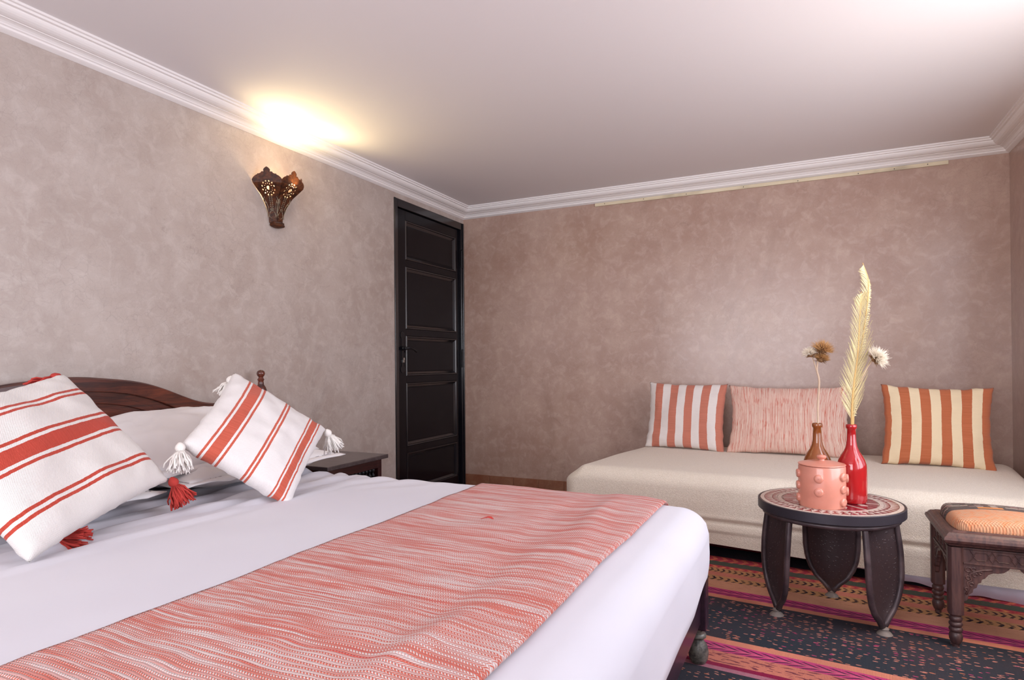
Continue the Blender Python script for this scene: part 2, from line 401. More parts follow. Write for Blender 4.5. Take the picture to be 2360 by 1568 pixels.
# right wall with a window opening (out of view, behind the picture's right edge)
wy0,wy1,wz0,wz1=-3.7,-.9,.55,1.95
boxes('wall_right',[(W,W+.2,YF-.2,wy0,0,H),(W,W+.2,wy1,0,0,H),(W,W+.2,wy0,wy1,0,wz0),(W,W+.2,wy0,wy1,wz1,H)],M_wallb)
fx0,fx1=.65,2.85
boxes('wall_front',[(0,fx0,YF-.2,YF,0,H),(fx1,W,YF-.2,YF,0,H),(fx0,fx1,YF-.2,YF,0,.55),(fx0,fx1,YF-.2,YF,1.95,H)],M_wall)
def window(name, M, wd, ht, nv):
    b=MB(); t=.045
    b.box(0,wd,-.03,.03,0,t,0,M).box(0,wd,-.03,.03,ht-t,ht,0,M).box(0,t,-.03,.03,t,ht-t,0,M).box(wd-t,wd,-.03,.03,t,ht-t,0,M)
    for k in range(1,nv): x=wd*k/nv; b.box(x-.02,x+.02,-.025,.025,t,ht-t,0,M)
    b.box(t,wd-t,-.02,.02,ht*.62-.015,ht*.62+.015,0,M)
    return struct(b.build(name,M_darkwood))
window('window_1',T(W+.1,wy0,wz0)@RZ(pi/2),wy1-wy0,wz1-wz0,4)
window('window_2',T(fx0,YF-.1,.55),fx1-fx0,1.4,4)
# cornice, mitred
prof=[(.1094,2.1076),(.1094,2.0995),(.1000,2.0985),(.0995,2.0905),(.0890,2.0895),(.0885,2.0840),(.0850,2.0790),(.0790,2.0735),(.0700,2.0690),(.0600,2.0665),
      (.0520,2.0662),(.0515,2.0640),(.0440,2.0632),(.0360,2.0605),(.0300,2.0560),(.0275,2.0520),(.0250,2.0515),(.0215,2.0500),(.0205,2.0435),(.0150,2.0400),(.0030,2.0345),(0,2.0343)]
def cornice(name, a, b, n):   # a,b corner points, n inward normal; mitre with offset along the run at both ends
    a=Vector(a); b=Vector(b); n=Vector(n); d=(b-a).normalized(); vs=[]; N=len(prof); seg=1
    for o,z in prof:
        for P,s in ((a,1),(b,-1)):
            q=P+n*o+d*(o*s); vs.append((q.x,q.y,z))
    vs+=[(a.x,a.y,H),(b.x,b.y,H)]
    fs=[(2*i,2*i+1,2*i+3,2*i+2) for i in range(N-1)]
    mb=MB(); mb.add(vs,fs); return struct(mb.build(name,M_cornice))
cornice('trim_1',(0,0),(W,0),(0,-1)); cornice('trim_2',(0,YF),(0,0),(1,0)); cornice('trim_3',(W,YF),(W,0),(-1,0)); cornice('trim_4',(0,YF),(W,YF),(0,1))
# baseboard of brown-red tiles on the back wall
bb=MB(); bb.box(0,W,-.006,0,0,.088); bb=struct(bb.build('baseboard_back',M_tilebase))
tile=MB(); tile.box(0,.196,-.012,-.004,.004,.090); t0=tile.build('tile',M_tilebase,bb,bevel=.0015); t0.location=(.015,0,0)
k=1
while .015+k*.199<W-.2:
    c=t0.copy(); COL.objects.link(c); c.parent=bb; c.location=(.015+k*.199,R.uniform(-.0008,.0008),R.uniform(-.001,.001)); k+=1
bl=MB(); bl.box(0,.010,YF,-.93,0,.088); struct(bl.build('baseboard_left',M_tilebase))
bl=MB(); bl.box(W-.010,W,YF,-.02,0,.088); struct(bl.build('baseboard_right',M_tilebase))
# batten under the cornice
bt=empty('wooden_batten',(1.056,0,2.012),0,'long narrow cream wooden batten nailed under the cornice of the back wall','batten')
b=MB(); b.box(0,2.037,-.010,0,0,.021); b.build('strip',M_batten,bt,bevel=.001)
sc=MB(); sc.lathe([(.0026,0),(.0026,.0015)],10,M=RX(pi/2)); s0=sc.build('screw',M_iron,bt); s0.location=(.07,-.0100,.012)
for x in (.34,.62,.97,1.28,1.6,1.78,1.94):
    c=s0.copy(); COL.objects.link(c); c.parent=bt; c.location=(x,-.0100,.010+R.uniform(-.003,.004))

# ------------------------------------------------------------------ door
door=struct(bpy.data.objects.new('door_1',None)); COL.objects.link(door); door.location=(0,0,0)
b=MB(); fwid=.045
b.box(-.14,-.002,DY0+.002,DY0+fwid,0,DZ-.001).box(-.14,-.002,DY1-.03,DY1-.001,0,DZ-.001).box(-.14,-.002,DY0+fwid,DY1-.03,DZ-.05,DZ-.001)
b.box(-.002,.006,DY0+.002,DY0+.016,0,DZ-.001).box(-.002,.006,DY1-.014,DY1-.001,0,DZ-.001)
b.build('door_frame',M_doorgloss,door,bevel=.002)
ly0,ly1,lx=DY0+fwid+.004,DY1-.034,-.022
z_r=[(.012,.080),(.343,.384),(.806,.852),(1.119,1.164),(1.578,1.623),(1.885,1.950)]
b=MB(); b.box(lx-.04,lx,ly0,-.735,.012,1.95).box(lx-.04,lx,-.082,ly1,.012,1.95)
for z0,z1 in z_r: b.box(lx-.04,lx,-.735,-.082,z0,z1)
b.build('door_leaf',M_door,door,bevel=.0012)
for (a,z0),(z1,c2) in zip(z_r[:-1],z_r[1:]):
    # moulded bead around a fielded panel
    p=MB(); y0,y1=-.735,-.082
    def ring(i,d): return [(d,y0+i,z0+i),(d,y1-i,z0+i),(d,y1-i,z1-i),(d,y0+i,z1-i)]
    rs=[ring(0,lx-.002),ring(.004,lx+.004),ring(.010,lx+.003),ring(.014,lx-.004),ring(.028,lx-.014)]
    vs=[q for r_ in rs for q in r_]; fs=[(4*i+k,4*i+(k+1)%4,4*i+4+(k+1)%4,4*i+4+k) for i in range(4) for k in range(4)]
    p.add(vs,fs); p.build('bead',M_doorgloss,door)
    p=MB(); i=.028; rs=[ring(i,lx-.030),ring(i,lx-.014),ring(i+.004,lx-.0135),ring(i+.006,lx-.010)]
    vs=[q for r_ in rs for q in r_]; fs=[(4*i2+k,4*i2+(k+1)%4,4*i2+4+(k+1)%4,4*i2+4+k) for i2 in range(3) for k in range(4)]+[(12,13,14,15),(3,2,1,0)]
    p.add(vs,fs); p.build('door_panel',M_door,door)
# escutcheon plate with scalloped ends, lever, keyhole
b=MB(); ys=-.776; out=[]
for k in range(60):
    a=2*pi*k/60; zz=1.0095+.137*sin(a); wd=.017+.006*abs(sin(5*a)) if abs(sin(a))>.72 else .014
    wd*=(1 if abs(sin(a))<.96 else .5); out.append((wd*(1 if cos(a)>0 else -1)*min(1,abs(cos(a))*3),zz))
b.prism([(x,z) for x,z in out],.003,M=T(lx,ys,0)@Matrix(((0,0,1,0),(1,0,0,0),(0,1,0,0),(0,0,0,1))))
es=b.build('escutcheon',M_iron,door)
b=MB(); b.tube([(lx,ys,1.035),(lx+.045,ys,1.035)],[.012,.009],12).tube([(lx+.04,ys-.006,1.036),(lx+.047,ys+.01,1.036),(lx+.05,ys+.035,1.034),(lx+.05,ys+.07,1.023),(lx+.048,ys+.092,1.013)],[.008,.009,.006,.0065,.009],10)
b.lathe([(.0,.0),(.016,.0),(.013,.012),(.0,.014)],16,M=T(lx+.003,ys,1.035)@RY(pi/2),caps=False)
b.build('door_handle',M_iron,door,smooth=True)
b=MB(); b.tube([(lx,ys+.002,.965),(lx+.012,ys+.002,.965)],.0085,12).box(lx,lx+.010,ys-.004,ys+.008,.942,.962)
tag(b.build('lock_cylinder',M_chrome,door),'bright nickel lock cylinder')
for z in (.90,1.66):
    b=MB(); b.tube([(.004,DY1-.036,z),(.004,DY1-.036,z+.13)],.006,10).lathe([(.0,0),(.007,.004),(.0,.012)],10,c=(.004,DY1-.036,z+.13),caps=False)
    b.build('hinge',M_iron,door,smooth=True,auto=40)

# ------------------------------------------------------------------ generic soft shapes
def rbox(nx,ny,nz,hx,hy,hz,r,top=None,open_bottom=False,disp=None,M=None):
    """rounded box centred on the origin, dense grid"""
    def ticks(n,h,r):
        k=max(3,int(n*.25)); a=[-h+r*(1-cos(pi/2*i/k)) for i in range(k)]
        inn=[-h+r+(2*h-2*r)*i/(n) for i in range(n+1)]
        return a+inn+[-q for q in reversed(a)]
    X=ticks(nx,hx,r); Y=ticks(ny,hy,r); Z=ticks(nz,hz,r)
    idx={}; mb=MB()
    def vid(p):
        key=tuple(round(q,6) for q in p)
        if key in idx: return idx[key]
        inner=[max(-(h-r),min(h-r,q)) for q,h in zip(p,(hx,hy,hz))]
        d=Vector(p)-Vector(inner)
        if d.length>1e-9:
            # spherify cube corner region
            m_=max(abs(q) for q in d); 
            q=Vector(inner)+d.normalized()*r
        else: q=Vector(p)
        if disp: q=disp(q,d.normalized() if d.length>1e-9 else Vector((0,0,1)))
        idx[key]=len(mb.v); mb.v.append(tuple(M@q) if M else tuple(q)); return idx[key]
    def face(A,B,fn):
        for i in range(len(A)-1):
            for j in range(len(B)-1):
                mb.f.append((vid(fn(A[i],B[j])),vid(fn(A[i+1],B[j])),vid(fn(A[i+1],B[j+1])),vid(fn(A[i],B[j+1])))); mb.m.append(0)
    face(X,Y,lambda a,b_:(a,b_,hz))
    if not open_bottom: face(X,Y,lambda a,b_:(a,b_,-hz))
    face(X,Z,lambda a,b_:(a,-hy,b_)); face(X,Z,lambda a,b_:(a,hy,b_)); face(Y,Z,lambda a,b_:(-hx,a,b_)); face(Y,Z,lambda a,b_:(hx,a,b_))
    return mb
def pillow_mb(w,h,t,n=36,pinch=.07,pw=.42,seed=0,wr=.004,flange=0):
    """soft pillow in the xy plane, thickness along z, uv 0..1"""
    mb=MB(); ids={}
    for side in (1,-1):
        for i in range(n+1):
            for j in range(n+1):
                u=-cos(pi*i/n); v=-cos(pi*j/n); u=.5*u+.5*(2*i/n-1); v=.5*v+.5*(2*j/n-1)
                edge=i in(0,n) or j in(0,n)
                if side==-1 and edge: ids[(side,i,j)]=ids[(1,i,j)]; continue
                x=u*w/2*(1-pinch*(1-v*v)); y=v*h/2*(1-pinch*(1-u*u))
                uu_=max(0,1-abs(u)**2.2); vv_=max(0,1-abs(v)**2.2)
                z=side*t/2*(uu_*vv_)**pw
                nz=fb(u*1.6+seed,v*1.6,side*3.+seed,1.,3)
                z+=nz*wr*3*(uu_*vv_)**.3
                if not edge: z+=side*wr*.6*sin((abs(u)+abs(v))*14+nz*4)*(abs(u)*abs(v))
                x+=wr*1.2*fb(v*5+seed,side,0,1,2)*(abs(u)**4); y+=wr*1.2*fb(u*5+seed,side+9,0,1,2)*(abs(v)**4)
                ids[(side,i,j)]=len(mb.v); mb.v.append((x,y,z)); mb.uv.append(((u+1)/2,(v+1)/2))
        for i in range(n):
            for j in range(n):
                q=[ids[(side,i,j)],ids[(side,i+1,j)],ids[(side,i+1,j+1)],ids[(side,i,j+1)]]
                mb.f.append(tuple(q if side==1 else reversed(q))); mb.m.append(0)
    return mb
def pose(a,b,c): return Matrix.Rotation(a,4,'Z')@Matrix.Rotation(b,4,'X')@Matrix.Rotation(c,4,'Z')
def tassel(parent, mt, base, direction, L=.075, n=70, flare=.035, seed=1):
    """base and direction in parent space"""
    rn=random.Random(seed); d=Vector(direction).normalized(); q=d.orthogonal().normalized(); w2=d.cross(q)
    b=MB(); B=Vector(base)
    Mx=Matrix.Translation(B)@Matrix((q,w2,d)).transposed().to_4x4()
    b.lathe([(.001,-.004),(.006,-.002),(.0125,.006),(.0145,.014),(.012,.021),(.0085,.024),(.0095,.027),(.013,.032),(.004,.034)],14,M=Mx)
    for k in range(n):
        a=rn.uniform(0,2*pi); rad=sqrt(rn.random()); r0=.008*rad; r1=flare*rad*rn.uniform(.7,1.15); l=L*rn.uniform(.8,1.05)
        pts=[]
        for s in range(5):
            t=s/4; rr_=r0+(r1-r0)*(t**.7)+.003*sin(t*7+k); 
            pts.append(Mx@Vector((rr_*cos(a+.3*t*sin(k)),rr_*sin(a+.3*t*sin(k)),.024+(l-.024)*t)))
        b.tube(pts,[.0022,.0026,.0026,.0024,.0018],5)
    return b.build('tassel',mt,parent,smooth=True)

# ------------------------------------------------------------------ big bed
bed=empty('bed',(0,0,0),0,'large double bed with a curved brown wooden headboard against the left wall','bed')
BX0,BX1,BY0,BY1=.14,2.115,-3.76,-2.155
HX=.085; yc=-2.865
def htop(y):
    d=abs(y-yc)/.815
    pts=[(0,.899),(.28,.876),(.36,.858),(.46,.828),(.55,.795),(.63,.775),(.72,.767),(.85,.768),(1,.770)]
    for (a,za),(b_,zb) in zip(pts[:-1],pts[1:]):
        if d<=b_: 
            t=(d-a)/(b_-a); return za+(zb-za)*t
    return .770
def smooth_top(y): 
    return sum(htop(y+dy) for dy in (-.06,-.04,-.02,0,.02,.04,.06))/7
n=90; b=MB(); vs=[]; y_=[yc-.815+1.63*i/n for i in range(n+1)]
def strip(mb,xa,xb,zt,zb,y_):
    vs=[];n=len(y_)-1
    for y in y_: vs+=[(xa,y,zb(y)),(xb,y,zb(y)),(xb,y,zt(y)),(xa,y,zt(y))]
    fs=[(4*i+k,4*i+(k+1)%4,4*i+4+(k+1)%4,4*i+4+k) for i in range(n) for k in range(4)]+[(3,2,1,0),(4*n,4*n+1,4*n+2,4*n+3)]
    mb.add(vs,fs)
# flat outer board with raised arched rim and a recessed arched field
strip(b,HX-.022,HX+.008,smooth_top,lambda y:.30,y_); hb=b.build('headboard',M_headb,bed,bevel=.004)
def arch(y,off,span): 
    d=abs(y-yc)/span; 
    return smooth_top(y)-off if d<1 else .3
def inner(off,span):
    return lambda y: max(.32, .899-off-.30*(abs(y-yc)/span)**2.3)
b=MB(); yr=[yc-.815+1.63*i/n for i in range(n+1)]
strip(b,HX+.008,HX+.022,lambda y:smooth_top(y)-.004,lambda y:max(.62,min(smooth_top(y)-.05,inner(.056,.66)(y))) if abs(y-yc)<.66 else smooth_top(y)-.12,yr)
b.build('arched_rail',M_headb,hb,bevel=.004)
ya=[yc-.60+1.2*i/60 for i in range(61)]
b=MB(); strip(b,HX+.008,HX+.016,inner(.072,.60),lambda y:inner(.098,.60)(y)-.0,ya); b.build('arched_moulding',M_headb,hb,bevel=.003)
yb=[yc-.56+1.12*i/60 for i in range(61)]
b=MB(); strip(b,HX+.008,HX+.014,inner(.112,.58),lambda y:.33,yb); b.build('raised_field',M_headb,hb,bevel=.004)
for s,yp in ((0,-2.045),(1,-3.685)):
    b=MB(); b.box(HX-.03,HX+.03,yp-.03,yp+.03,0,.775)
    po=b.build('bedpost',M_headb,bed,bevel=.004)
    b=MB(); b.lathe([(.022,.775),(.024,.782),(.014,.788),(.012,.796),(.021,.803),(.026,.815),(.022,.828),(.014,.84),(.012,.858),(.016,.865),(.012,.870),(.010,.876),(.0155,.882),(.019,.892),(.0165,.902),(.009,.908),(.001,.910)],24,c=(HX,yp,0),caps=False)
    b.build('finial',M_headb,po,smooth=True,auto=50)
b=MB(); b.box(.11,2.06,-2.215,-2.185,.12,.30); b.build('side_rail',M_rail,bed,bevel=.004)
b=MB(); b.box(.11,2.06,-3.725,-3.695,.12,.30); b.build('side_rail',M_rail,bed,bevel=.004)
b=MB(); b.box(2.052,2.084,-3.70,-2.21,.135,.30); b.build('foot_rail',M_rail,bed,bevel=.004)
b=MB(); b.box(2.050,2.10,-2.90,-2.85,.13,.30); b.build('rail_stile',M_rail,bed,bevel=.004)
for x,y in ((2.072,-2.185),(2.072,-3.72),(.16,-2.24),(.16,-3.66)):
    b=MB(); b.box(x-.028,x+.028,y-.028,y+.028,.115,.30)
    l=b.build('leg',M_rail,bed,bevel=.004)
    b=MB(); b.lathe([(.012,0),(.020,.006),(.028,.022),(.031,.042),(.027,.062),(.017,.076),(.016,.082),(.024,.088),(.024,.096),(.020,.10),(.022,.115)],24,c=(x,y,0)); b.build('turned_foot',M_patina,l,smooth=True,auto=50)
b=MB(); b.box(.15,2.06,-3.70,-2.21,.30,.455); b.build('mattress',M_skirt,bed,bevel=.03)
# sheet: draped over the mattress
cx,cy,hx,hy=(BX0+BX1)/2,(BY0+BY1)/2,(BX1-BX0)/2,(BY1-BY0)/2
ZT=.500; ZB=.205
def sheet_z(x,y):      # gentle relief of the top surface
    fold=sm(.95,.72,x)*sm(.15,.4,x)
    z=.0085*fold*(sin((x+.13*y+.02*sin(y*3))*62+1.5*fb(x,y,0,2.2,2))+.6*sin((x-.10*y)*101+fb(y,x,4,2,2)*3))
    z+=.004*fb(x*1.2,y*.8,2,2.,3)*(1)
    e=sm(-2.50,-2.25,y); z+=.0045*e*sm(1.3,.9,x)*sin(x*48-y*26+2*fb(x,y,1,4,2))
    z-=.012*sm(1.75,2.1,x)
    return z
def sdisp(q,nrm):
    x,y,z=q.x+cx,q.y+cy,q.z+(ZT+ZB)/2
    top=sm(.40,.5,z)
    z+=sheet_z(x,y)*top
    side=1-top
    # foot face: smooth swell, tucked in at the bottom near the far corner
    if x>cx+hx*.6:
        x+=side*(.006*fb(y*1.5,z*3,1,1.5,2)); x-=.020*sm(.36,.20,z)*sm(-2.45,-2.2,y)
    if y>cy+hy*.6: y+=side*(.004*sin(x*38+3*fb(x,z,0,3,2))) ; 
    if z<.26:
        z+=.03*sm(-2.25,-3.0,y)*sm(.26,.2,z)*(1 if x>1.9 else 0)
    y-= .02*sm(.36,.2,z)*(1 if y>cy else -1)
    cr=sm(2.02,2.1,x)*sm(-2.30,-2.2,y)*side   # pleats at the gathered corner
    x+=cr*.0022*sin(y*260+z*18)
    return Vector((x-cx,y-cy,z-(ZT+ZB)/2))
mb=rbox(120,90,14,hx,hy,(ZT-ZB)/2,.085,open_bottom=True,disp=sdisp)
# drop the lower round-over: flatten bottom rows outward instead of curving under
sh=mb.build('bed_sheet',M_sheet,smooth=True); sh.location=(cx,cy,(ZT+ZB)/2)
tag(sh,'smooth white cotton sheet stretched over the double bed and its foot','sheet')
# throw: closed strip following the sheet, folded edge towards the foot
def across(s):   # s metres from the far hanging edge -> (y,z,ny,nz)
    r=.085; drop=.10; yT=BY1-r; L1=drop; L2=L1+r*pi/2; Lt=(BY1-r)-(BY0+r); L3=L2+Lt; L4=L3+r*pi/2
    if s<L1: return (BY1,ZT-r-drop+s,1,0)
    if s<L2: a=(s-L1)/r; return (yT+r*cos(a),ZT-r+r*sin(a),cos(a),sin(a))
    if s<L3: return (yT-(s-L2),ZT,0,1)
    if s<L4: a=(s-L3)/r; return (BY0+r-r*sin(a),ZT-r+r*cos(a),-sin(a),cos(a))
    return (BY0,ZT-r-(s-L4),-1,0)
Ltot=.10*2+.085*pi+(BY1-BY0-.17)
sec=[]     # (x, offset) cross-section, top layer then fold then under layer
x0,x1=1.345,1.985; NX=70
for i in range(NX+1):
    t=i/NX; x=x0+(x1-.012-x0)*t
    off=.006+.012*sm(.70,.93,t)+.004*exp(-((t-.80)/.05)**2); sec.append((x,off,t))
for k in range(1,8):
    a=pi*k/8; sec.append((x1-.012+.012*sin(a),.0105+.0075*cos(a),1.0))
for i in range(6,-1,-1):
    t=i/6; sec.append((x0+.004+(x1-.02-x0)*t,.0015 if i else .003,t))
NS=260; mb=MB(); n=len(sec)
for j in range(NS+1):
    s=Ltot*j/NS; y,z,ny,nz=across(s)
    acc=0
    for i,(x,off,t) in enumerate(sec):
        wv=0
        if i<=NX+4:
            wv=.0045*fb(x*3,s*1.3,0,1.6,3)+.0042*exp(-((t-.83+.07*sin(s*4+1))/.055)**2)*(1+.7*sin(s*9+2))-.0025*exp(-((t-.70+.06*sin(s*3))/.05)**2)
            wv=max(wv,-off+.003)
        ex=.006*fb(s*2.2,7,0,1.5,3)*(t>.3)+.004*fb(s*5,3,0,2,2)*(t<.05)
        rel=sheet_z(x,y)*max(0,nz)
        yy=y+ny*(off+wv); zz=z+nz*(off+wv)+rel
        if s<.13 or s>Ltot-.13: yy+=ny*.003*sin(x*40)
        mb.v.append((x+ex,yy,zz)); acc=x
        mb.uv.append((x,s))
for j in range(NS):
    for i in range(n):
        k=(i+1)%n; mb.f.append((j*n+i,j*n+k,(j+1)*n+k,(j+1)*n+i)); mb.m.append(0)
mb.f.append(tuple(range(n))); mb.m.append(0); mb.f.append(tuple(reversed([NS*n+i for i in range(n)]))); mb.m.append(0)
th=mb.build('bed_throw',M_throw,smooth=True)
tag(th,'red and white flecked woven throw laid across the foot half of the bed','throw')

tf=MB(); tf.tube([(1.585+dx,-2.677+dy,.511+dz) for dx,dy,dz in ((0,0,0),(.010,.0,.004),(.022,.001,.007),(.032,-.001,.007),(.038,0,.003))],[.0008,.001,.0022,.003,.001],8)
tuft=tf.build('yarn_tuft',M_tassR,th,smooth=True)
# pillows in two stacks
def place(o,loc,ang): o.matrix_world=Matrix.Translation(loc)@pose(*ang); return o
def bed_pillow(loc,ang,w,h,t,label,seed):
    o=empty('pillow',(0,0,0),0,label,'pillow','white pillows stacked at the head of the bed')
    pillow_mb(w,h,t,34,.035,.46,seed,.006).build('pillow_body',M_pillow,o,smooth=True)
    # flat flange round the seam with a thin grey piping inside
    fl=MB(); P=[];n=28
    for side in range(4):
        for k in range(n):
            t_=-1+2*k/n; u,v={0:(t_,-1),1:(1,t_),2:(-t_,1),3:(-1,-t_)}[side]; P.append((u,v))
    N=len(P)
    for lay,(e,zz) in enumerate(((-.004,.0),(.010,.001),(.026,-.006))):
        for i,(u,v) in enumerate(P):
            x=u*(w/2*(1-.035*(1-v*v))+e*abs(u)); y=v*(h/2*(1-.035*(1-u*u))+e*abs(v)); 
            fl.v.append((x,y,zz+.012*(lay/2)*fb(i*.22+seed,lay,0,1,2)))
    for lay in range(2):
        for i in range(N): fl.f.append((lay*N+i,lay*N+(i+1)%N,(lay+1)*N+(i+1)%N,(lay+1)*N+i)); fl.m.append(0)
    f=fl.build('flange',M_pillow,o,smooth=True); so=f.modifiers.new('s','SOLIDIFY'); so.thickness=.003; so.offset=0
    pp=MB(); pp.tube([(fl.v[i][0]*1.0,fl.v[i][1]*1.0,.0025) for i in range(N)],.0016,5,closed=True); pp.build('piping',M_piping,o,smooth=True)
    place(o,loc,ang); return o
bed_pillow((.40,-2.50,.562),(radians(92),0,0),.70,.46,.12,'lower white pillow under the right-hand pillow stack, lying flat on the sheet',1)
bed_pillow((.345,-2.56,.665),(radians(92),radians(17),0),.68,.44,.17,'upper white pillow leaning behind the smaller tasselled cushion',2)
bed_pillow((.40,-3.30,.562),(radians(88),0,0),.70,.46,.12,'lower white pillow beneath the big red-tasselled cushion, flat on the sheet',3)
bed_pillow((.345,-3.34,.665),(radians(88),radians(17),0),.66,.42,.15,'upper white pillow almost hidden behind the big red-tasselled cushion',4)
def cushion(name,loc,ang,w,h,t,mt,label,group,seed,pinch=.06,back=None):
    o=empty(name,(0,0,0),0,label,'cushion',group)
    pillow_mb(w,h,t,40,pinch,.40,seed,.0045).build('cushion_cover',mt,o,smooth=True)
    e=MB(); 
    place(o,loc,ang); return o
cr=cushion('tasselled_cushion',(.735,-2.645,.692),(1.424,.909,-.804),.375,.385,.13,M_cR,'smaller white cushion with red stripes and white tassels, right side of the bed','tasselled cushions on the bed',11,.05)
def world_dir(o,d): return (o.matrix_world.to_3x3().inverted()@Vector(d))
w_,h_=.375,.385
tassel(cr,M_tassW,(-w_/2-.002,-h_/2-.002,0.012),world_dir(cr,(.35,-.25,-1)),.085,flare=.040,n=90,seed=1)
tassel(cr,M_tassW,(w_/2+.004,h_/2+.0,0.0),world_dir(cr,(.1,.55,-1)),.085,flare=.040,n=90,seed=2)
tassel(cr,M_tassW,(-w_/2+.004,h_/2-.012,-.006),world_dir(cr,(-.35,-.35,-1)),.07,seed=3)
cl=cushion('tasselled_cushion',(.655,-3.245,.708),(1.771,.859,-1.329),.425,.485,.14,M_cL,'large white cushion with red stripes and red tassels at the left edge','tasselled cushions on the bed',12,.05)
w_,h_=.425,.485
tassel(cl,M_tassR,(w_/2+.002,h_/2+.0,0.012),world_dir(cl,(.35,.25,-1)),.085,seed=4,n=90,flare=.040)
tassel(cl,M_tassR,(-w_/2-.002,h_/2-.004,-.004),world_dir(cl,(.05,-1,-.55)),.085,seed=5)
tassel(cl,M_tassR,(w_/2-.045,-h_/2+.15,-.075),world_dir(cl,(.8,.75,-.25)),.085,seed=6)

# ------------------------------------------------------------------ nightstand
ns=empty('nightstand',(0,0,0),0,'low dark wooden nightstand with turned spindles between bed and black door','nightstand')
b=MB(); b.box(.006,.392,-1.945,-1.488,.440,.460); b.build('tabletop',M_stand,ns,bevel=.003)
for x in (.03,.345):
    for y in (-1.925,-1.515): b=MB(); b.box(x-.014,x+.014,y-.018,y+.012,0,.440); b.build('leg',M_darkwood,ns,bevel=.002)
b=MB(); b.box(.340,.360,-1.911,-1.533,.392,.440).box(.340,.360,-1.911,-1.533,.16,.20).box(.02,.04,-1.911,-1.533,.14,.44).box(.044,.331,-1.935,-1.92,.14,.44).box(.044,.331,-1.52,-1.508,.14,.44).box(.04,.35,-1.92,-1.52,.14,.155)
b.build('carcass',M_darkwood,ns,bevel=.002)
pr=[(.004,.20),(.004,.212)]
z=.212
while z<.375: pr+=[(.004,z),(.0095,z+.006),(.011,z+.011),(.0095,z+.016),(.004,z+.022)]; z+=.027
pr+=[(.004,.392)]
sp=MB(); sp.lathe(pr,10,M=T(0,0,0)); s0=sp.build('spindle',M_iron,ns,smooth=True); s0.location=(.350,-1.565,0)
for k in range(1,13):
    c=s0.copy(); COL.objects.link(c); c.parent=ns; c.location=(.350,-1.565-k*.027,0)

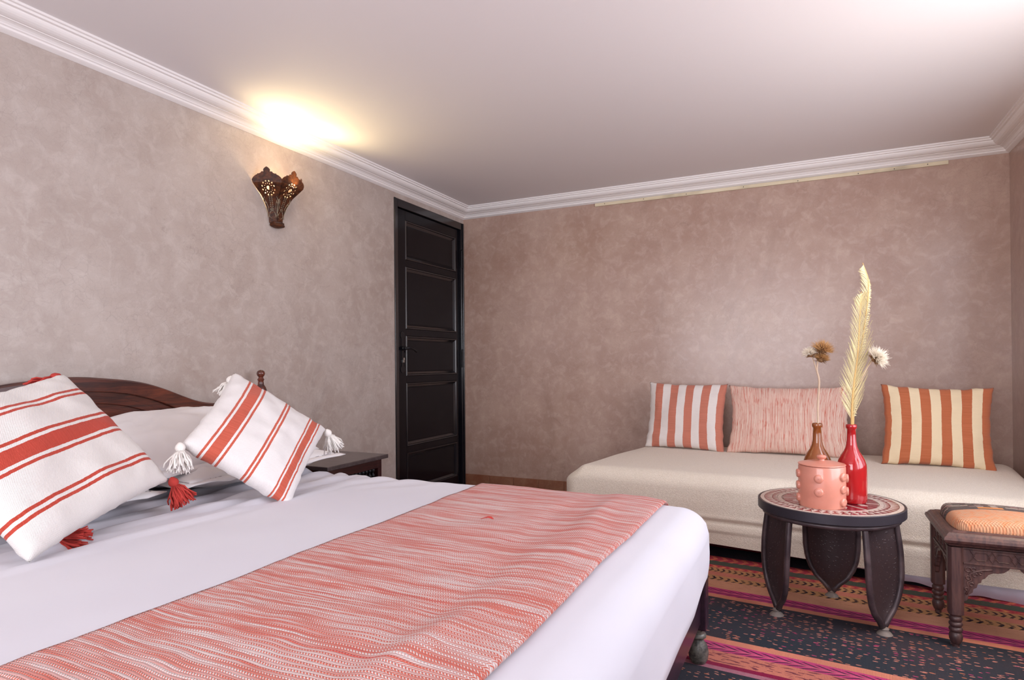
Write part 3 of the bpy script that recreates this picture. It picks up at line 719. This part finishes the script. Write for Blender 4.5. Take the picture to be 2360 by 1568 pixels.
# ------------------------------------------------------------------ wall sconce
SY=-1.875
def sconce():
    o=empty('wall_sconce',(0,SY,1.61),0,'small carved and pierced wooden wall sconce glowing above the bed','wall lamp')
    wtop=.135
    def half(t):    # half width of a petal at height fraction t
        pts=[(0,.018),(.1,.0185),(.3,.026),(.5,.040),(.62,.055),(.70,.0645),(.75,.0665)]
        for (a,A),(b_,B) in zip(pts[:-1],pts[1:]):
            if t<=b_: k=(t-a)/(b_-a); return A+(B-A)*k
        return .0665
    outl=[(half(t),t) for t in [i/16*.75 for i in range(17)]]
    crown=[(.0655,.765),(.060,.80),(.052,.83),(.044,.848),(.041,.852),(.041,.866),(.034,.868),(.027,.88),(.024,.895),(.023,.905),(.013,.908),(.0145,.93),(.013,.955),(.006,.985),(0,1)]
    R_=outl+crown; L_=[(-x,t) for x,t in reversed(R_[:-1])]
    Hh=.245
    def wfac(t): return half(min(t,.75))
    def scale_at(t): # petals' common width so that neighbours meet
        return 1
    holes=[]
    cxh,czh=0,.62*Hh
    def circ(cx_,cz_,r,n): return [(cx_+r*cos(2*pi*k/n),cz_+r*sin(2*pi*k/n)) for k in range(n)]
    holes.append(circ(0,czh,.0085,12))
    for k in range(12):
        a=2*pi*k/12; c_=(.0175*cos(a),czh+.0175*sin(a)); holes.append([(c_[0]+q*cos(a)-p*sin(a),c_[1]+q*sin(a)+p*cos(a)) for q,p in ((.0035,0),(0,.0022),(-.0035,0),(0,-.0022))])
        a2=a+pi/12; c_=(.0275*cos(a2),czh+.0275*sin(a2)); st=[]
        for m_ in range(8):
            an=a2+2*pi*m_/8; rr_=.0048 if m_%2==0 else .0025; st.append((c_[0]+rr_*cos(an),c_[1]+rr_*sin(an)))
        holes.append(st)
    for i in range(3):
        # plan of the half hexagon: vertices at distance s(t)
        ang=[-60,0,60][i]; a=radians(ang)
        nrm=Vector((cos(a),sin(a),0)); tan=Vector((-sin(a),cos(a),0))
        def P(x,z,off=0):
            t=z/Hh; s=2*wfac(t); ap=s*.866*.97; bulge=0
            p=nrm*(ap+off+.018*t*t)+tan*x*(1+.10*t*t); return Vector((p.x+.003,p.y,z+.022))
        bm=bmesh.new(); edges=[]
        loops=[[(x,t*Hh) for x,t in R_]+[(x,t*Hh) for x,t in L_]]+holes
        V2={}
        for lp in loops:
            vs=[bm.verts.new((x,z,0)) for x,z in lp]
            for k in range(len(vs)): edges.append(bm.edges.new((vs[k],vs[(k+1)%len(vs)])))
        bmesh.ops.triangle_fill(bm,use_beauty=True,use_dissolve=False,edges=edges)
        me=bpy.data.meshes.new('petal_panel')
        for v in bm.verts: v.co=P(v.co.x,v.co.y)
        bmesh.ops.recalc_face_normals(bm,faces=bm.faces)
        bm.to_mesh(me); bm.free(); me.materials.append(M_sconce)
        ob=bpy.data.objects.new('petal_panel',me); COL.objects.link(ob); ob.parent=o
        so=ob.modifiers.new('s','SOLIDIFY'); so.thickness=.004; so.offset=0
        # raised metal inlay filigree
        f=MB()
        def line(pts,r=.0009): f.tube([P(x,z,.0026) for x,z in pts],r,5)
        def ring(cx_,cz_,r): line([(cx_+r*cos(2*pi*k/10),cz_+r*sin(2*pi*k/10)) for k in range(11)],.0008)
        ring(0,.062,.007); ring(0,.062,.003)
        for s in (-1,1):
            line([(s*.004,.02),(s*.016,.03),(s*.012,.045),(s*.005,.055)]); line([(s*.024,.02),(s*.022,.045),(s*.030,.075),(s*.036,.10),(s*.028,.118)])
            line([(s*.020,.05),(s*.017,.07),(s*.022,.09),(s*.030,.105)]); ring(s*.027,.092,.003)
        for k in range(7):
            for s in (-1,1): ring(s*.005,.075+k*.008,.0019)
        f.build('filigree',M_filig,ob,smooth=True)
    b=MB(); b.lathe([(.001,-.002),(.014,.0),(.028,.005),(.033,.010),(.031,.015),(.029,.020),(.030,.026),(.02,.03)],6,c=(.02,0,0),M=T(0,0,0)@Matrix.Diagonal((.95,1.25,1,1)))
    b.build('base_knob',M_sconce,o,bevel=.002)
    b=MB(); b.box(.001,.008,-.03,.03,.02,.20); b.build('back_plate',M_sconce,o)
    b=MB(); b.lathe([(.001,.0),(.008,.002),(.009,.02),(.008,.024)],12,c=(.03,0,.112)); b.build('bulb_holder',M_cornice,o)
    b=MB(); b.lathe([(.006,.134),(.010,.142),(.015,.152),(.016,.160),(.013,.170),(.006,.176),(.001,.177)],16,c=(.038,0,0),caps=False); b.build('bulb',M_bulb,o,smooth=True)
    return o
g=G('pierced_carved_wood'); P_=g.coord('Object'); nn=g.noise(P_,60,4); g.bump(nn,.4,.002); M_sconce=g.fin(g.mix(nn.ss(.35,.7),lin(52,24,12),lin(92,48,22)),.5,Specular_IOR_Level=.3)
M_filig=mat_plain('dull_silver_inlay',lin(176,164,140),.35,.2,100,.2,Metallic=.7)
sco=sconce()
pl=bpy.data.lights.new('sconce_bulb_light','POINT'); pl.energy=1.1; pl.color=(1,.74,.40); pl.shadow_soft_size=.022
plo=bpy.data.objects.new('sconce_bulb_light',pl); COL.objects.link(plo); plo.location=(.06,SY,1.785)
sl=bpy.data.lights.new('sconce_uplight','SPOT'); sl.energy=28; sl.color=(1,.80,.42); sl.shadow_soft_size=.025; sl.spot_size=radians(150); sl.spot_blend=.9
slo=bpy.data.objects.new('sconce_uplight',sl); COL.objects.link(slo); slo.location=(.115,SY,1.805); slo.rotation_euler=Vector((1,.15,1)).to_track_quat('-Z','Y').to_euler()

# ------------------------------------------------------------------ daybed
DR=-.095
db=empty('daybed',(1.295,-.012,0),DR,'low upholstered daybed along the back wall, under the cream bedspread','daybed')
DL,DD=2.045,1.05
b=MB(); b.box(.05,DL-.03,-DD+.06,-.02,.075,.19); b.build('base',M_skirt,db,bevel=.01)
b=MB(); b.box(.10,DL-.03,-DD+.035,-.02,.20,.36); b.build('mattress',M_skirt,db,bevel=.03)
for x in (.12,DL-.12):
    for y in (-.12,-DD+.12): b=MB(); b.box(x-.03,x+.03,y-.03,y+.03,0,.05); b.build('leg',M_iron,db)
b=MB()
nn_=60; vs=[]
for i in range(nn_+1):
    x=1.35+(DL-.02-1.35)*i/nn_; yy=-DD+.016+.005*sin(i*.7); vs+=[(x,yy,.10),(x,yy-.004,.055-.042*sm(1.35,1.75,x)+.004*sin(i*.35))]
b.add(vs,[(2*i,2*i+1,2*i+3,2*i+2) for i in range(nn_)])
sk=b.build('valance',M_skirt,db,smooth=True); so=sk.modifiers.new('s','SOLIDIFY'); so.thickness=.004
# bedspread
cxd,cyd,hxd,hyd=DL/2,-DD/2,DL/2,DD/2; Zt,Zb=.406,.052
def ddisp(q,nrm):
    x,y,z=q.x+cxd,q.y+cyd,q.z+(Zt+Zb)/2
    top=sm(.30,.39,z); side=1-top
    z+=top*(.004*fb(x*1.5,y*1.5,0,1.5,2)-.010*sm(-.45,-1.0,y)-.006*sm(.25,.0,x)-.006*sm(1.75,2.03,x))
    # taper of the left end and crease where the mattress meets the base
    x+= (1-sm(0,.35,x))*.10*sm(-DD,0,y)+ (1-sm(0,.3,x))*.05*top
    if y<-DD*.7:
        y+= side*(.008*exp(-((z-.185)/.010)**2)*(1+.5*sin(x*9))+.005*sin(x*5+1)*sm(.25,.08,z)+.010*sm(.12,.05,z)*sin(x*2.3))
        y-= .004*exp(-((z-.20)/.012)**2)
        y-=.010*sm(.18,.07,z)
    if z<.09: z+=.010*sin(x*2.6+.5)+.010*sm(1.0,0.0,x)*0
    return Vector((x-cxd,y-cyd,z-(Zt+Zb)/2))
mb=rbox(110,50,26,hxd,hyd,(Zt-Zb)/2,.075,open_bottom=True,disp=ddisp)
# remove the inward curl at the hem
vv=[]
for (x,y,z) in mb.v:
    zz=z+(Zt+Zb)/2
    if zz<Zb+.075+.012:
        # push out to full footprint
        f=1
        ix=max(-(hxd-.075),min(hxd-.075,x)); iy=max(-(hyd-.075),min(hyd-.075,y)); d=Vector((x-ix,y-iy))
        if d.length>1e-4: d=d.normalized()*.075; x,y=ix+d.x,iy+d.y
    vv.append((x,y,z))
mb.v=vv
cv=mb.build('bedspread',M_boucle,smooth=True); tag(cv,'cream boucle bedspread covering the daybed, hanging close to the rug','bedspread')
cv.matrix_world=Matrix.Translation((1.295,-.012,0))@RZ(DR)@T(cxd,cyd,(Zt+Zb)/2)
grp='cushions lined up on the daybed'
cushion('daybed_cushion',(1.705,-.283,.600),(-.084,1.333,-.014),.475,.41,.12,M_d1,'leftmost daybed cushion, dusty pink and off-white vertical stripes',grp,21,.065)
cushion('daybed_cushion',(2.274,-.317,.594),(-.057,1.271,.003),.65,.405,.13,M_d2,'wide rectangular daybed cushion with fine red and cream streaks, behind the bottles',grp,22,.085)
cushion('daybed_cushion',(2.951,-.47,.598),(.02,1.361,-.03),.475,.41,.12,M_d3,'rightmost daybed cushion, bold orange-brown and cream vertical stripes',grp,23,.08)

# ------------------------------------------------------------------ rug
n=60; mb=MB()
rx0,rx1,ry0,ry1=-.35,1.75,-3.1,-.86
for j in range(81):
    for i in range(n+1):
        x=rx0+(rx1-rx0)*i/n; y=ry0+(ry1-ry0)*j/80; mb.v.append((x,y,.005+.0012*fb(x,y,0,5,2)))
for j in range(80):
    for i in range(n): mb.f.append((j*(n+1)+i,j*(n+1)+i+1,(j+1)*(n+1)+i+1,(j+1)*(n+1)+i)); mb.m.append(0)
rug=mb.build('kilim_rug',M_rug,smooth=True); so=rug.modifiers.new('s','SOLIDIFY'); so.thickness=.004; so.offset=-1
# object-space Y is the stripe axis measured at x=2.0
rug.matrix_world=Matrix.Translation((2.0,0,0))@RZ(-.093)@T(-.25,0,0)@T(0,.02,0)
tag(rug,'striped flat-woven rug in pink, orange and charcoal between bed and daybed','rug')

# ------------------------------------------------------------------ mosaic table
TC=(2.448,-1.612); TZ=.42; TR=.241
tb=empty('mosaic_table',(TC[0],TC[1],0),0,'round low table with a wine and cream mosaic top on three dark metal legs','table')
b=MB(); b.lathe([(.05,TZ-.034),(TR-.010,TZ-.034),(TR-.0015,TZ-.033),(TR,TZ-.0315),(TR,TZ-.0015),(TR-.001,TZ),(TR-.006,TZ),(TR-.007,TZ-.003),(.01,TZ-.003)],96)
b.build('rim_band',M_rim,tb,smooth=True,auto=25)
b=MB(); b.lathe([(TR-.0075,TZ-.003),(TR-.008,TZ-.0008),(.001,TZ-.0008)],96,caps=False); b.build('grout_bed',M_grout,tb)
b=MB(); b.tube([((TR-.022)*cos(2*pi*k/64),(TR-.022)*sin(2*pi*k/64),TZ-.044) for k in range(64)],.0085,10,closed=True); b.build('support_ring',M_metal,tb,smooth=True)
tiles=[]
def tl(poly,mt,h=.0016):
    b=MB(); cx_=sum(p[0] for p in poly)/len(poly); cy_=sum(p[1] for p in poly)/len(poly)
    b.prism([(x-cx_,y-cy_) for x,y in poly],h); o=b.build('mosaic_tile',mt,tb); o.location=(cx_,cy_,TZ-.0008)
    tiles.append(o); return o
def copytile(o,M):
    c=o.copy(); COL.objects.link(c); c.parent=tb
    c.matrix_basis=M@o.matrix_basis; return c
def pol(r,a): return (r*cos(a),r*sin(a))
def arcseg(r0,r1,a0,a1,n=3): return [pol(r1,a0+(a1-a0)*k/n) for k in range(n+1)]+[pol(r0,a1-(a1-a0)*k/n) for k in range(n+1)]
N=48; da=2*pi/N; gp=.0012
o1=[]
A=tl(arcseg(TR-.022,TR-.009,0,2*pi/24-.006),M_cream)
for k in range(1,24): copytile(A,RZ(2*pi*k/24))
A=tl([pol(TR-.0235,.008),pol(TR-.0235,da-.008),pol(TR-.0475,da/2)],M_wine); B=tl([pol(TR-.049,da/2+.010),pol(TR-.049,3*da/2-.010),pol(TR-.0245,da)],M_cream)
for k in range(1,N): copytile(A,RZ(da*k)); copytile(B,RZ(da*k))
A=tl([pol(TR-.050,.012),pol(TR-.050,da-.012),pol(TR-.066,da/2)],M_wine); B=tl([pol(TR-.067,da/2+.012),pol(TR-.067,3*da/2-.012),pol(TR-.052,da)],M_cream)
for k in range(1,N): copytile(A,RZ(da*k)); copytile(B,RZ(da*k))
A=tl(arcseg(TR-.082,TR-.0685,0,2*pi/24-.008),M_cream)
for k in range(1,24): copytile(A,RZ(2*pi*k/24))
# centre: wine star field with cream cross lines and lozenges
for k in range(8):
    a0=2*pi*k/8; 
    if k==0:
        A=tl([pol(.012,a0+.30),pol(.155,a0+.05),pol(.157,a0+2*pi/16-.02)],M_wine); B=tl([pol(.012,a0+.45),pol(.157,a0+2*pi/16+.02),pol(.155,a0+2*pi/8-.05)],M_wine)
        C_=tl([pol(.02,a0-.14),pol(.157,a0-.018),pol(.157,a0+.018),pol(.02,a0+.14)],M_cream)
        D_=tl([pol(.095,a0+pi/8-.0),pol(.112,a0+pi/8-.11),pol(.130,a0+pi/8),pol(.112,a0+pi/8+.11)],M_cream,.0024)
    else:
        for q in (A,B,C_,D_): copytile(q,RZ(a0))
def table_leg(az,k):
    # local frame: x radial, y tangential
    M=RZ(az); zt=TZ-.044
    def hw(t):  # half width, t=0 foot, 1 top
        pts=[(0,.004),(.06,.020),(.165,.056),(.27,.076),(.37,.086),(.5,.092),(.7,.093),(1,.087)]
        for (a,A_),(b_,B_) in zip(pts[:-1],pts[1:]):
            if t<=b_: q=(t-a)/(b_-a); q=q*q*(3-2*q)*.4+q*.6; return A_+(B_-A_)*q
        return .09
    def rad(t): return .197+.012*sin(pi*t)-.006*t
    n=24; m_=10; pm=MB()
    def P(t,s): 
        R0=rad(t); w0=hw(t)*s; dip=.030*(1-s*s)*sm(0,.3,t)
        return (R0-.004-.030*(1-s*s)*hw(t)/.09, w0, .03+(zt-.03)*t)
    for i in range(n+1):
        for j in range(m_+1): pm.v.append(P(i/n,-1+2*j/m_))
    for i in range(n):
        for j in range(m_): pm.f.append((i*(m_+1)+j,i*(m_+1)+j+1,(i+1)*(m_+1)+j+1,(i+1)*(m_+1)+j)); pm.m.append(0)
    lg=MB()
    for s in (-1,1): lg.tube([P(i/n,s) for i in range(n+1)],[.0102 for i in range(n+1)],12)
    lo=lg.build('leg',M_metal,tb,smooth=True); lo.rotation_euler=(0,0,az)
    po=pm.build('hammered_panel',M_hammer,lo,smooth=True); so=po.modifiers.new('s','SOLIDIFY'); so.thickness=.004; so.offset=0
    f=MB(); f.lathe([(.024,.0055),(.0255,.008),(.020,.015),(.013,.020),(.012,.024),(.0145,.027),(.012,.031),(.006,.034)],24,c=(rad(0),0,0))
    f.build('foot_pad',M_footpad,lo,smooth=True,auto=40)
for k,az in enumerate((207,87,-36)): table_leg(radians(az),k)
# vessels
TT=TZ+.0012
def bottle(x,y,mt,s,label,zs=1.0,rz=0):
    pr=[(.002,.004),(.028,.003),(.036,0),(.0445,.001),(.0475,.005),(.0485,.02),(.0490,.08),(.0485,.115),(.0470,.135),(.0425,.150),(.0345,.166),(.0255,.180),(.0190,.196),(.0158,.215),(.0145,.240),(.0143,.258),(.0165,.260),(.0178,.264),(.0178,.271),(.0165,.275),(.0135,.276),(.0115,.274),(.0105,.26),(.0105,.20)]
    b=MB(); b.lathe([(r*s,z*zs) for r,z in pr],48,caps=False); o=b.build('glazed_bottle',mt,smooth=True)
    o.location=(x,y,TT); tag(o,label,'bottle','glazed bottles on the mosaic table'); return o
bottle(2.522,-1.610,M_red,1.0,'glossy red ceramic bottle holding the palm frond',1.012)
bottle(2.412,-1.566,M_brown,1.0,'glossy caramel-brown ceramic bottle behind the pink jar',1.0)
jar=empty('lidded_jar',(2.4235,-1.710,TT),0,'salmon pink lidded ceramic jar studded with round knobs on the mosaic table','jar')
JR=.0755; JH=.142
b=MB(); b.lathe([(.002,.002),(.070,.002),(JR-.002,0),(JR,.004),(JR+.001,.06),(JR,JH-.004),(JR-.002,JH),(JR-.006,JH),(JR-.007,JH-.02)],64,caps=False); b.build('jar_body',M_jar,jar,smooth=True,auto=50)
b=MB(); b.lathe([(.002,JH+.001),(JR-.001,JH+.001),(JR+.001,JH+.003),(JR,JH+.0055),(.050,JH+.012),(.020,JH+.0150),(.010,JH+.016),(.009,JH+.020),(.014,JH+.024),(.0165,JH+.029),(.013,JH+.034),(.002,JH+.036)],64,caps=False); lid=b.build('lid',M_jar,jar,smooth=True,auto=50)
kn=MB(); kn.lathe([(.0150,-.004),(.0150,.004),(.0135,.0070),(.008,.0080),(.001,.0082)],20,caps=False); first=None
va=math.atan2(-4.158+1.71,2.389-2.4235)   # azimuth towards the viewer's side of the table
def knob(az,z):
    global first
    if first is None: first=kn.build('knob',M_jar,jar,smooth=True); c=first
    else: c=first.copy(); COL.objects.link(c); c.parent=jar
    c.matrix_basis=RZ(az)@T(JR,0,z)@RY(pi/2)
for dg,zs_ in ((-148,(.048,.098)),(-74,(.028,.071,.112)),(-7,(.058,.104)),(58,(.024,.068,.110)),(92,(.055,.100)),(148,(.028,.071,.112))):
    for z in zs_: knob(va+radians(dg),z)
# ---- dried plants
def curve(P,n=24):
    # catmull-rom through points
    P=[Vector(p) for p in P]; Q=[P[0]*2-P[1]]+P+[P[-1]*2-P[-2]]; out=[]
    seg=len(P)-1; 
    for i in range(n+1):
        t=i/n*seg; k=min(int(t),seg-1); f=t-k; a,b_,c,d=Q[k:k+4]
        out.append(.5*((2*b_)+(c-a)*f+(2*a-5*b_+4*c-d)*f*f+(-a+3*b_-3*c+d)*f**3))
    return out
def px(X,Y,y):   # point at depth plane y seen at photo pixel (X,Y) - used only to read positions off the photograph
    v=fw+r2*((X-1180)/F)-u2*((Y-PPY)/F); C0=Vector((2.389,-4.158,.93)); return C0+v*((y-C0.y)/v.y)
def frond(pts,n,Lf,seed,label,y0,right=.9,op0=27):
    rn=random.Random(seed); root=empty('dried_palm_frond',tuple(pts[0]),0,label,'dried palm leaf')
    o=pts[0].copy(); P=curve([p-o for p in pts],60)
    b=MB(); b.tube(P,[.0034*(1-.8*i/60)+.0006 for i in range(61)],8); b.build('midrib',M_rachis,root,smooth=True)
    for side in (-1,1):
        for k in range(n):
            t=.10+.89*k/n; f=t*60; i=min(int(f),59); p=P[i].lerp(P[i+1],f-i); tg=(P[i+1]-P[i]).normalized()
            lat=Vector((cos(.3),sin(.3),0)); lat=(lat-tg*lat.dot(tg)).normalized(); fr=tg.cross(lat)
            L=Lf*(sin(pi*min(1,(.16+t*.86)))**.55)*rn.uniform(.88,1.06)
            L*=(right if side==1 else .9)
            op=radians(op0-8*t+rn.uniform(-3,3)); dr=tg*cos(op)+lat*side*sin(op)
            if side==-1 and t<.22: L*=1.1
            tw=fr*rn.uniform(-.25,.25)
            pp=[p+dr*(L*s)+lat*side*(-.10*L*s*s*(1 if side==1 else -.5))+tg*(.16*L*s*s)+tw*(L*s*s*.5)+Vector((0,0,-.02*s*s)) for s in (0,.25,.5,.75,1)]
            wd=[.0014,.0024,.0025,.0020,.0005]; lf=MB(); vs=[]
            for q,w0 in zip(pp,wd):
                vs+=[q-tg*w0+fr*.0012*side,q+fr*(-.0004),q+tg*w0+fr*.0012*side]
            lf.add(vs,[(3*j,3*j+1,3*j+4,3*j+3) for j in range(4)]+[(3*j+1,3*j+2,3*j+5,3*j+4) for j in range(4)])
            lo=lf.build('leaflet',M_frond,root,smooth=False); so=lo.modifiers.new('s','SOLIDIFY'); so.thickness=.0006
    return root
yb=-1.610
frond([px(1962,1010,yb),px(1964,930,yb),px(1969,875,yb),px(1977,812,yb),px(1982,721,yb+.005),px(1985,672,yb+.01)],86,.105,3,'shorter cream palm frond with straight leaflets, in front of the taller one',yb,1.2)
frond([px(1965,1010,yb+.006),px(1968,930,yb+.012),px(1978,850,yb+.020),px(1991,760,yb+.028),px(2000,690,yb+.032),px(2001,645,yb+.034),px(1988,606,yb+.036)],80,.085,9,'taller dried palm frond with a curled tip, behind the shorter frond',yb,.35,34)
def thistle_head(root,c,d,r,mt,seed,bract=True,n=420):
    rn=random.Random(seed); d=Vector(d).normalized(); q=d.orthogonal().normalized(); w3=d.cross(q); M=Matrix.Translation(c)@Matrix((q,w3,d)).transposed().to_4x4()
    b=MB(); b.lathe([(.002,-.006),(.008,-.003),(.011,.004),(.009,.010),(.003,.014)],12,M=M)
    for k in range(46):
        a=rn.uniform(0,2*pi); el=rn.uniform(-.3,.9); l=r*rn.uniform(.35,.6)
        dd=Vector((cos(a)*cos(el),sin(a)*cos(el),sin(el)-.15)); p0=M@Vector((.008*cos(a),.008*sin(a),rn.uniform(-.003,.006))); p1=p0+M.to_3x3()@(dd*l)
        b.tube([p0,(p0+p1)/2,p1],[.0012,.0010,.0002],4)
    hd=b.build('flower_head',M_thd,root,smooth=True)
    f=MB()
    for k in range(n):
        a=rn.uniform(0,2*pi); z=rn.uniform(.05,1); s=sqrt(1-z*z); l=r*rn.uniform(.75,1.1)
        dd=Vector((s*cos(a),s*sin(a),z)); p0=M@Vector((0,0,.006)); p1=M@(Vector((0,0,.006))+dd*l*.6); p2=M@(Vector((0,0,.006))+dd*l+Vector((rn.uniform(-1,1),rn.uniform(-1,1),rn.uniform(-1,1)))*r*.12)
        f.tube([p0,p1,p2],[.0005,.0008,.0002],3)
    tag(f.build('flower_down',mt,hd,smooth=True),None,None,None,'stuff')
yB=-1.566
tr=empty('dried_thistle',tuple(px(1886,1010,yB)),0,'branched dried thistle stem with three heads in the brown bottle','dried flower')
o=Vector(tr.location)
b=MB(); b.tube([p-o for p in curve([px(1886,1010,yB),px(1885,940,yB),px(1888,880,yB),px(1883,855,yB),px(1885,830,yB)],16)],[.0036]*9+[.0034]*4+[.003]*4,8)
b.tube([p-o for p in curve([px(1883,858,yB),px(1877,838,yB),px(1872,822,yB)],8)],.0024,8); b.build('stem',M_thst,tr,smooth=True)
thistle_head(tr,px(1869,820,yB-.01)-o,(-.35,-.2,1),.030,M_thw,5)
thistle_head(tr,px(1891,832,yB)-o,(.3,.1,1),.032,M_thb,6)
thistle_head(tr,px(1893,812,yB-.012)-o,(.35,-.1,1),.042,M_thb,7)
tr2=empty('dried_thistle',tuple(px(1964,1012,yb+.004)),0,'single fluffy cream dried thistle leaning right from the red bottle','dried flower')
o=Vector(tr2.location)
b=MB(); b.tube([p-o for p in curve([px(1964,1012,yb+.004),px(1968,940,yb+.012),px(1980,890,yb+.014),px(1996,852,yb+.014),px(2010,832,yb+.012)],16)],.0027,8); b.build('stem',M_thst,tr2,smooth=True)
thistle_head(tr2,px(2013,830,yb+.01)-o,(.75,-.2,.55),.045,M_thw,8,n=560)

# ------------------------------------------------------------------ carved stool
SX,SYc,SZ=2.956,-1.585,.383; hw_=.186
st=empty('carved_stool',(SX,SYc,0),0,'low square carved brown stool with a woven kilim seat at the right edge','stool')
b=MB(); rs=[]
for o_,z in ((-.030,SZ-.052),(-.016,SZ-.048),(-.012,SZ-.042),(-.004,SZ-.036),(.0,SZ-.028),(-.002,SZ-.020),(-.008,SZ-.016),(-.010,SZ-.012),(-.016,SZ-.006),(-.024,SZ-.004),(-.030,SZ-.001),(-.042,SZ-.002),(-.046,SZ-.010)):
    h=hw_+o_; rs+=[(-h,-h,z),(h,-h,z),(h,h,z),(-h,h,z)]
nr=len(rs)//4
b.add(rs,[(4*i+k,4*i+(k+1)%4,4*i+4+(k+1)%4,4*i+4+k) for i in range(nr-1) for k in range(4)]+[(3,2,1,0),tuple(4*(nr-1)+k for k in range(4))])
b.build('top_frame',M_stool,st)
def sdome(q,n_): return q
mb=rbox(30,30,3,hw_-.032,hw_-.032,.026,.024,disp=lambda q,n_:Vector((q.x*(1-.09*(abs(q.y)/.154)**4),q.y*(1-.09*(abs(q.x)/.154)**4),q.z+(.018*(1-min(1,abs(q.x)/.154)**2.2)*(1-min(1,abs(q.y)/.154)**2.2) if q.z>0 else 0))))
se=mb.build('seat_pad',M_seat,st,smooth=True); se.location=(0,0,SZ+.004); tag(se,'kilim-covered seat pad, orange with a charcoal patterned edge')
LG=.152
for sx in (-1,1):
    for sy in (-1,1):
        x,y=sx*LG,sy*LG; b=MB()
        pts=[(-.021,-.012),(-.012,-.021),(.012,-.021),(.021,-.012),(.021,.012),(.012,.021),(-.012,.021),(-.021,.012)]
        b.prism(pts,SZ-.052-.115,M=T(x,y,.115))
        lg=b.build('leg',M_stool,st,bevel=.001)
        b=MB(); b.lathe([(.010,.0065),(.010,.018),(.013,.020),(.0155,.026),(.0185,.034),(.0195,.044),(.017,.052),(.0145,.056),(.018,.060),(.0195,.065),(.018,.070),(.0145,.073),(.0175,.077),(.0195,.082),(.018,.087),(.0145,.090),(.0175,.094),(.019,.099),(.018,.104),(.015,.108),(.019,.116)],20,c=(x,y,0))
        b.build('turned_foot',M_stool,lg,smooth=True,auto=50)
for q in range(4):
    Mq=RZ(q*pi/2); z1=SZ-.052; z0=z1-.048; wd=LG-.020
    b=MB(); b.box(-wd,wd,-LG-.012,-LG+.006,z0,z1,0,Mq); b.box(-wd,wd,-LG-.017,-LG-.010,z0-.003,z0+.003,0,Mq); ap=b.build('apron',M_stool,st,bevel=.001)
    c_=MB(); zc=(z0+z1)/2; yy=-LG-.0135
    def ln(pts): c_.tube([Mq@Vector((x,yy,z)) for x,z in pts],.0014,4)
    for cxx in (-.085,-.028,.028,.085):
        ln([(cxx-.022,zc),(cxx-.013,zc+.012),(cxx+.013,zc+.012),(cxx+.022,zc),(cxx+.013,zc-.012),(cxx-.013,zc-.012),(cxx-.022,zc)])
        ln([(cxx-.030,zc-.018),(cxx-.018,zc),(cxx-.030,zc+.018)]); ln([(cxx+.030,zc-.018),(cxx+.018,zc),(cxx+.030,zc+.018)])
    ln([(-wd+.002,zc+.020),(wd-.002,zc+.020)]); 
    c_.build('carved_pattern',M_stool,ap)
    for s in (-1,1):
        # scalloped corner bracket
        out=[(0,0),(0,-.125),(.010,-.118),(.014,-.100),(.024,-.092),(.026,-.080),(.034,-.076),(.038,-.062),(.046,-.058),(.048,-.048),(.056,-.044),(.066,-.030),(.078,-.024),(.090,-.024),(.104,-.020),(.116,-.010),(.122,0)]
        Mb=Mq@T(-s*wd,-LG-.006,z0)@RX(pi/2)@Matrix.Diagonal((s,1,1,1))
        b=MB(); b.prism(out if s==1 else out,.012,M=Mb@T(0,0,-.006)); br=b.build('bracket',M_stool,st,bevel=.0012)
        b=MB()
        def vine(pts,r): b.tube([Mb@Vector((x,y,.0065)) for x,y in pts],r,6)
        vine([(.006,-.100),(.014,-.080),(.010,-.060),(.022,-.052),(.016,-.034),(.030,-.026),(.050,-.018),(.075,-.014)],.0035)
        for (x,y,r) in ((.012,-.020,.008),(.026,-.018,.006),(.030,-.036,.006),(.012,-.046,.006),(.020,-.066,.006),(.044,-.028,.0045),(.008,-.082,.005)):
            vine([(x+r*cos(a*.9),y+r*sin(a*.9)) for a in range(7)],.0024)
        b.build('carved_leaf',M_stool,br,smooth=True)

# ------------------------------------------------------------------ floor lamp standing just right of the picture
fl=empty('floor_lamp',(3.17,-2.02,0),0,'brass floor lamp with a cream shade just beyond the right edge, by the stool','lamp')
b=MB(); b.lathe([(.001,.006),(.11,.006),(.112,.012),(.10,.020),(.02,.028),(.012,.034)],40); b.build('base',M_metal,fl,smooth=True,auto=40)
b=MB(); b.tube([(0,0,.03),(0,0,.96)],.008,12); b.build('pole',M_metal,fl,smooth=True)
b=MB(); b.lathe([(.11,.92),(.075,1.10)],40,caps=False); o=b.build('lamp_shade',M_pillow,fl,smooth=True); so=o.modifiers.new('s','SOLIDIFY'); so.thickness=.002
b=MB(); b.lathe([(.001,.96),(.02,.975),(.028,1.0),(.02,1.03),(.001,1.04)],16,caps=False); b.build('bulb',M_bulb,fl,smooth=True)
ll=bpy.data.lights.new('floor_lamp_light','POINT'); ll.energy=14; ll.color=(1,.72,.42); ll.shadow_soft_size=.05
llo=bpy.data.objects.new('floor_lamp_light',ll); COL.objects.link(llo); llo.location=(3.17,-2.02,1.07)
